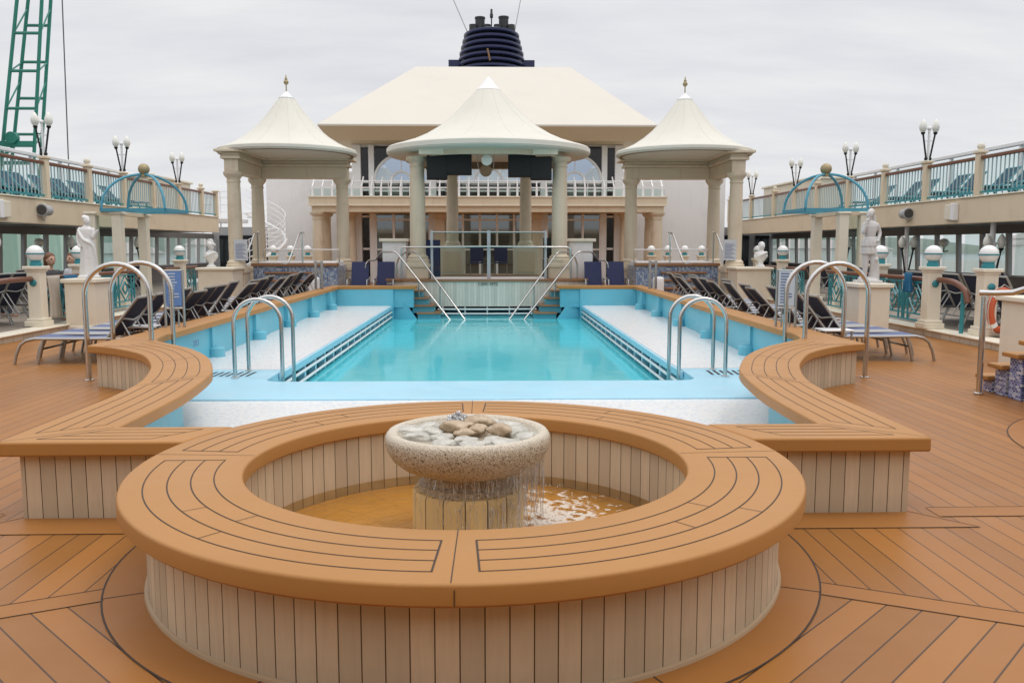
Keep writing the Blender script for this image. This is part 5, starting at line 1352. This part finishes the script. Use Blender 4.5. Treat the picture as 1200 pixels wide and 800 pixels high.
def notice(x, y, z, w, h, rz, label, sheet):
    t = thing('notice_stand', label, 'sign stand', (x, y, z))
    X = Matrix.Translation((x, y, z)) @ Matrix.Rotation(rz, 4, 'Z')
    fr = MB()
    for dx in (-w/2-.02, w/2+.02): fr.tube([(dx,0,0),(dx,0,.28+h+.03)], .018, 8)
    for z_ in (.26, .30+h): fr.tube([(-w/2-.02,0,z_),(w/2+.02,0,z_)], .014, 8)
    fr.tube([(-w/4,.0,0),(-w/4,0,.27)], .012, 6); fr.tube([(w/4,.0,0),(w/4,0,.27)], .012, 6)
    build('frame', fr.xf(X), 'alu', t, smooth=True)
    p = build('notice_sheet', MB().box(-w/2, w/2, -.012, .0, .29, .29+h).xf(X), sheet, t)
    mb = MB(); rr = random.Random(2)
    for k in range(11): mb.box(-w/2+.03, w/2-.03-rr.random()*w*.4, -.0165, -.0125, .33+k*h*.083, .345+k*h*.083)
    build('notice_text_lines', mb.xf(X), 'paper' if sheet == 'blue_sheet' else 'ink', p)
notice(-4.26, 11.9, .482, .20, .48, .35, 'narrow metal stand with a blue notice on the left bench', 'blue_sheet')
notice(4.22, 11.75, .482, .22, .48, -.5, 'metal stand with a pale printed notice on the right bench', 'paper')
for s, x, y in ((-1,-4.9,12.32),(1,4.85,11.6)):
    t = thing('side_table', 'small white topped side table by the %s nearest loungers' % ('left' if s < 0 else 'right'), 'table', (x, y, 0), 'small side tables')
    build('top', MB().cbox(x, y, .44, .42, .36, .025), 'white', t, bevel=.01)
    for dx in (-.18,.18):
        for dy in (-.15,.15): build('leg', MB().tube([(x+dx,y+dy,0),(x+dx,y+dy,.44)], .014, 6), 'alu', t)
mk = thing('bench_marking', 'small dark painted depth marking on the blue wall under the left bench', 'marking', (-3.9,11.3,.2))
text('lettering', '7/13', .13, (-4.02, 12.0, .20), (radians(90), 0, radians(90)), 'ink', mk)
for s in (-1, 1):
    # steel shower column at the end of each lounger row
    x = s*4.35
    t = thing('shower_column', 'twin steel posts standing on the far end of the %s bench' % ('left' if s < 0 else 'right'), 'post', (x, 22.3, .48), 'twin steel posts on the benches')
    for dx in (-.08,.08): build('post', MB().cbox(x+dx, 22.3, .48, .06, .06, .74), 'alu', t, bevel=.008)
    build('cross_bar', MB().box(x-.08,x+.08,22.28,22.32,.9,.95).box(x-.08,x+.08,22.28,22.32,1.14,1.19), 'alu', t)
    t = thing('hose_box', 'white curved cabinet beside the %s spa wall' % ('left' if s < 0 else 'right'), 'cabinet', (s*5.0, 24.3, 0), 'white cabinets by the spa walls')
    build('body', MB().cbox(s*4.9, 24.35, .004, .3, .3, .72), 'white', t, bevel=.08, seg=4); build('door', MB().box(s*4.9-.09, s*4.9+.09, 24.185, 24.199, .08, .6), 'wall_white', t)

# right foreground: mosaic steps, block, rail, lifebuoy
def right_steps():
    t = thing('mosaic_steps', 'wooden treads over blue mosaic climbing from the deck at the right edge', 'steps', (6.1, 8.5, 0))
    zs = [.19, .34, .49, .64, .79]; ys = [9.32, 9.10, 8.85, 8.58, 8.3]
    for i, (z, y) in enumerate(zip(zs, ys)):
        build('mosaic_riser', MB().box(5.60, 7.0, ys[i+1]+.001 if i < 4 else 6.9, y-.05, .005, z-.05), 'step_mosaic', t)
        build('tread', MB().box(5.53, 7.05, (ys[i+1]-.02) if i < 4 else 6.9, y, z-.048, z), 'bench', t, bevel=.012)
    r = thing('step_handrail', 'steel post with handrail bending up over the mosaic steps', 'handrail', (5.4, 9.0, 0))
    build('post', MB().tube([(5.4,9.0,.0),(5.4,9.0,1.06)], .03, 12).lathe([(.05,.004),(.05,.02),(.032,.03)], 5.4, 9.0, 16), 'steel', r, smooth=True)
    build('rail_tube', MB().tube([(5.36,9.03,1.10),(5.48,8.95,1.10),(5.62,8.86,1.11),(5.72,8.7,1.18),(5.78,8.45,1.36),(5.8,8.0,1.64),(5.8,7.4,2.0)], .032, 12), 'steel', r, smooth=True)
    b = thing('cream_block', 'plain cream block with a shallow cap at the right edge', 'plinth', (7.5, 10.8, 0))
    build('block', MB().box(7.08, 8.2, 9.95, 11.46, 0, .86), 'cream_light', b, bevel=.012); build('cap', MB().box(7.02, 8.26, 9.9, 11.52, .862, .93), 'cream_light', b, bevel=.015)
    build('handle', MB().ball((7.75,11.2,.95), .06, 12), 'white', b, smooth=True)
    l = thing('lifebuoy', 'orange red lifebuoy with white bands hanging behind the cream block', 'lifebuoy', (8.40, 13.6, .56))
    X = Matrix.Translation((8.40, 13.62, .56)) @ Matrix.Rotation(radians(90), 4, 'X') @ Matrix.Rotation(radians(20), 4, 'Y')
    build('ring', MB().tube([(.25*cos(radians(a)), .32*sin(radians(a)), 0) for a in range(0,360,12)], .06, 10, closed=True).xf(X), 'orange', l, smooth=True)
    bd = MB()
    for a in (45,135,225,315): bd.tube([(.25*cos(radians(a+d)), .32*sin(radians(a+d)), 0) for d in (-7,0,7)], .063, 10)
    build('band', bd.xf(X), 'white', l, smooth=True)
    build('rope', MB().tube([(.33*cos(radians(a)), (.40+.02*sin(a))*sin(radians(a)), .02) for a in range(0,360,15)], .008, 5, closed=True).xf(X), 'beige_cloth', l, smooth=True)
right_steps()

# spiral stair behind the left pavilion
def spiral(cx, cy, label):
    t = thing('spiral_stair', label, 'stairs', (cx, cy, 0))
    build('newel', MB().tube([(cx,cy,0),(cx,cy,4.2)], .12, 12), 'white', t, smooth=True)
    n = 18; tr = MB(); rails = [[], [], [], []]; st = []
    for k in range(n):
        a = radians(200+k*17); z = .2+k*.165; a2 = a+radians(15)
        tr.prism([(cx+.1*cos(a), cy+.1*sin(a)), (cx+1.15*cos(a), cy+1.15*sin(a)), (cx+1.15*cos(a2), cy+1.15*sin(a2)), (cx+.1*cos(a2), cy+.1*sin(a2))], z-.05, z)
        p = (cx+1.17*cos(a), cy+1.17*sin(a)); st.append((*p, z))
        for q in range(4): rails[q].append((*p, z+.28+q*.24))
    build('tread', tr, 'wall_white', t)
    r = MB(); r.tube(st, .07, 6)
    for q in rails: r.tube(q, .015, 6)
    for k in range(0, n, 2): r.tube([st[k], rails[3][k]], .02, 6)
    build('spiral_railing', r, 'white', t, smooth=True)
    return t
spiral(-9.75, 36.6, 'white spiral staircase with curved railings behind the left pavilion')
t = thing('landing_rail', 'thin white railing at the top of the spiral staircase', 'railing', (-10.5, 36, 2.7))
mb = MB()
for z in (3.0,3.3,3.6,3.85): mb.tube([(-11.9,36.2,z),(-10.4,36.2,z)], .02, 6)
for x in (-11.9,-11.15,-10.4): mb.tube([(x,36.2,2.1),(x,36.2,3.85)], .025, 6)
build('rail_frame', mb, 'white', t); build('landing', MB().box(-12.0,-10.3,35.6,37.2,2.55,2.7), 'white', t)
t = thing('upper_cabin', 'small cream deck locker beyond the left balustrade', 'locker', (-12.6, 33.5, 2.7), 'cream lockers on the upper decks')
build('body', MB().box(-13.2,-12.0,31.5,35.2,2.702,4.05), 'cream_light', t, bevel=.02); build('roof', MB().box(-13.25,-11.92,31.4,35.3,4.052,4.14), 'cream_light', t, bevel=.02)
t = thing('upper_cabin', 'small cream deck locker beyond the right balustrade', 'locker', (12.9, 37, 2.7), 'cream lockers on the upper decks')
build('body', MB().box(12.5,13.8,33,39,2.702,4.15), 'cream_light', t, bevel=.02); build('roof', MB().box(12.42,13.85,32.9,39.1,4.152,4.24), 'cream_light', t, bevel=.02)

# roof and back wall added unseen behind the camera to shade the nearest faces
tr_ = MB().box(-12.5, 12.5, -9.0, -.55, 2.72, 3.05); tr_.box(-12.5, 12.5, -9.2, -9.0, -.02, 3.05)
struct('added_shade_roof', tr_, 'cream')
# ================================================================== CRANE
def crane():
    Y = 62.0
    t = thing('harbour_crane', 'green lattice boom of a harbour crane rising beyond the left deck', 'crane', (-33, Y, -15))
    ch = [((-34.8,62,5),(-31.35,62,26)), ((-35.3,64.2,5),(-31.8,64.2,26)), ((-32.4,62,5),(-30.05,62,26)), ((-33.1,64.2,5),(-30.5,64.2,26))]
    c = MB()
    for a, b in ch: c.tube([a, b], .125, 8)
    build('chord', c, 'crane', t, smooth=True)
    ch = [(Vector(a), Vector(b)) for a, b in ch]
    def bar_(a, b, w): build('lattice_bar', MB().tube([a, b], w, 6), 'crane', t, smooth=True)
    def at(i, z): a, b = ch[i]; k = (z-a.z)/(b.z-a.z); return a.lerp(b, k)
    z = 8.6; k = 0
    while z < 26:
        for i, j in ((0,2),(1,3)): bar_(at(i,z+(1.05 if i else 0)), at(j,z+(1.05 if i else 0)), .11)
        for i, j in ((0,1),(2,3)): bar_(at(i,z), at(j,z+(2.2 if k % 2 else 1.0)), .06)
        z += 2.55; k += 1
    build('lower_arm', MB().bar((-34.6,62,8.7),(-32.0,62,8.7),.45,.4).bar((-34.6,62,7.4),(-32.2,62,7.4),.25,.25).bar((-34.6,62,7.5),(-33.4,62,8.6),.2,.2), 'crane', t, bevel=.04)
    build('sheave', MB().lathe([(.05,-.2),(.42,-.2),(.36,-.05),(.36,.05),(.42,.2),(.05,.2)], n=20).xf(Matrix.Translation((-33.4,61.8,9.1)) @ Matrix.Rotation(radians(90), 4, 'X')), 'crane', t, smooth=True)
    build('machine_house', MB().box(-36.4,-31.4,61.2,66,-16,5.6), 'crane_pale', t, bevel=.1)
    m = thing('crane_mast', 'pale tubular mast with round platforms beside the green crane', 'mast', (-36.6, 60, -15))
    build('mast', MB().tube([(-35.6,60,-15),(-35.0,60,11.6)], .16, 8).tube([(-34.7,60,-15),(-34.9,60,9)], .05, 6).tube([(-33.7,60,-15),(-34.3,60,12.5)], .04, 6), 'alu', m, smooth=True)
    pl = MB()
    for z in (8.3, 10.0): pl.lathe([(.2,z),(1.1,z),(1.1,z+.12),(.2,z+.12)], -35.3, 60, 20); 
    for z in (11.2, 12.0): pl.tube([(-35.3+.9*cos(radians(a)), 60+.9*sin(radians(a)), z) for a in range(0,360,20)], .05, 5, closed=True)
    build('platform', pl, 'alu', m, smooth=True)
    b = build('beacon', MB().ball((-34.95,60,10.6), .35, 12).ball((-34.95,60,8.7), .3, 12), 'lcable', m, smooth=True)
    tag(build('hoist_cable', MB().tube([(-29.6,62.5,26),(-30.1,62,-15)], .045, 5), 'cable'), 'dark hoist cable hanging straight right of the crane boom', 'cable', 'crane cables')
    for a, b, w in (((-35.75,60,10),(-33.6,60,22),'inner'),((-35.9,60,12),(-34.2,60,23),'outer')):
        tag(build('stay_rope', MB().tube([a, b], .04, 5), 'cable'), '%s dark rope slanting up at the left picture edge beside the crane' % w, 'cable', 'crane cables')
crane()

# ================================================================== CAMERA, SKY, SUN
cam = bpy.data.cameras.new('camera'); co = bpy.data.objects.new('camera', cam); COL.objects.link(co); SC.camera = co
cam.sensor_width = 36; cam.lens = 30; cam.clip_start = .05; cam.clip_end = 20000
yaw, pit = math.atan(24/1000), math.atan(112/1000)
co.location = (.127, 0, 1.6); co.rotation_euler = (pi/2-pit, 0, -yaw)

W = bpy.data.worlds.new('World'); SC.world = W; W.use_nodes = True
nt = W.node_tree; bg = nt.nodes['Background']
SUN_EL, SUN_AZ = radians(70), radians(100)      # azimuth clockwise from +y
sky = nt.nodes.new('ShaderNodeTexSky'); sky.sky_type = 'NISHITA'; sky.sun_disc = False
sky.sun_elevation = SUN_EL; sky.sun_rotation = SUN_AZ
tc = nt.nodes.new('ShaderNodeTexCoord'); sp = nt.nodes.new('ShaderNodeSeparateXYZ'); nt.links.new(tc.outputs['Generated'], sp.inputs[0])
def wm(op, a, b):
    n = nt.nodes.new('ShaderNodeMath'); n.operation = op
    for i, v in enumerate((a, b)):
        if isinstance(v, (int, float)): n.inputs[i].default_value = v
        else: nt.links.new(v, n.inputs[i])
    return n.outputs[0]
cz = wm('ADD', wm('MAXIMUM', sp.outputs[2], 0.0), .22)
cb = nt.nodes.new('ShaderNodeCombineXYZ'); nt.links.new(wm('DIVIDE', sp.outputs[0], cz), cb.inputs[0]); nt.links.new(wm('DIVIDE', sp.outputs[1], cz), cb.inputs[1])
nz = nt.nodes.new('ShaderNodeTexNoise'); nz.inputs['Scale'].default_value = 2.2; nz.inputs['Detail'].default_value = 7; nz.inputs['Roughness'].default_value = .55
mp = nt.nodes.new('ShaderNodeMapping'); mp.inputs['Scale'].default_value = (.8, 2.2, 1); mp.inputs['Rotation'].default_value = (0, 0, .35)
nt.links.new(cb.outputs[0], mp.inputs[0]); nt.links.new(mp.outputs[0], nz.inputs['Vector'])
rp = nt.nodes.new('ShaderNodeValToRGB'); rp.color_ramp.elements[0].position = .30; rp.color_ramp.elements[1].position = .70
rp.color_ramp.elements[0].color = (7.5, 7.53, 7.95, 1); rp.color_ramp.elements[1].color = (8.85, 8.8, 8.8, 1)
nt.links.new(nz.outputs[0], rp.inputs[0])
up = nt.nodes.new('ShaderNodeMix'); up.data_type = 'RGBA'; up.blend_type = 'MULTIPLY'; up.inputs[0].default_value = 1
el = nt.nodes.new('ShaderNodeMapRange'); el.inputs[1].default_value = .25; el.inputs[2].default_value = 1; el.inputs[3].default_value = 1.0; el.inputs[4].default_value = 2.1
nt.links.new(sp.outputs[2], el.inputs[0]); nt.links.new(rp.outputs[0], up.inputs[6]); nt.links.new(el.outputs[0], up.inputs[7])
mx = nt.nodes.new('ShaderNodeMix'); mx.data_type = 'RGBA'; mx.inputs[0].default_value = .93
nt.links.new(sky.outputs[0], mx.inputs[6]); nt.links.new(up.outputs[2], mx.inputs[7]); nt.links.new(mx.outputs[2], bg.inputs[0])
bg.inputs[1].default_value = .1
sl = bpy.data.lights.new('sun', 'SUN'); so = bpy.data.objects.new('sun', sl); COL.objects.link(so)
sl.energy = .7; sl.angle = radians(20); sl.color = (1, .96, .90)
d = Vector((sin(SUN_AZ)*cos(SUN_EL), cos(SUN_AZ)*cos(SUN_EL), sin(SUN_EL)))
so.rotation_euler = d.to_track_quat('Z', 'Y').to_euler(); so.location = d*60
SC.view_settings.view_transform = 'Standard'; SC.view_settings.look = 'None'; SC.view_settings.exposure = 0; SC.view_settings.gamma = 1
SC.cycles.use_denoising = True
SC.cycles.max_bounces = 8; SC.cycles.transparent_max_bounces = 24
SC.cycles.caustics_reflective = False; SC.cycles.caustics_refractive = False
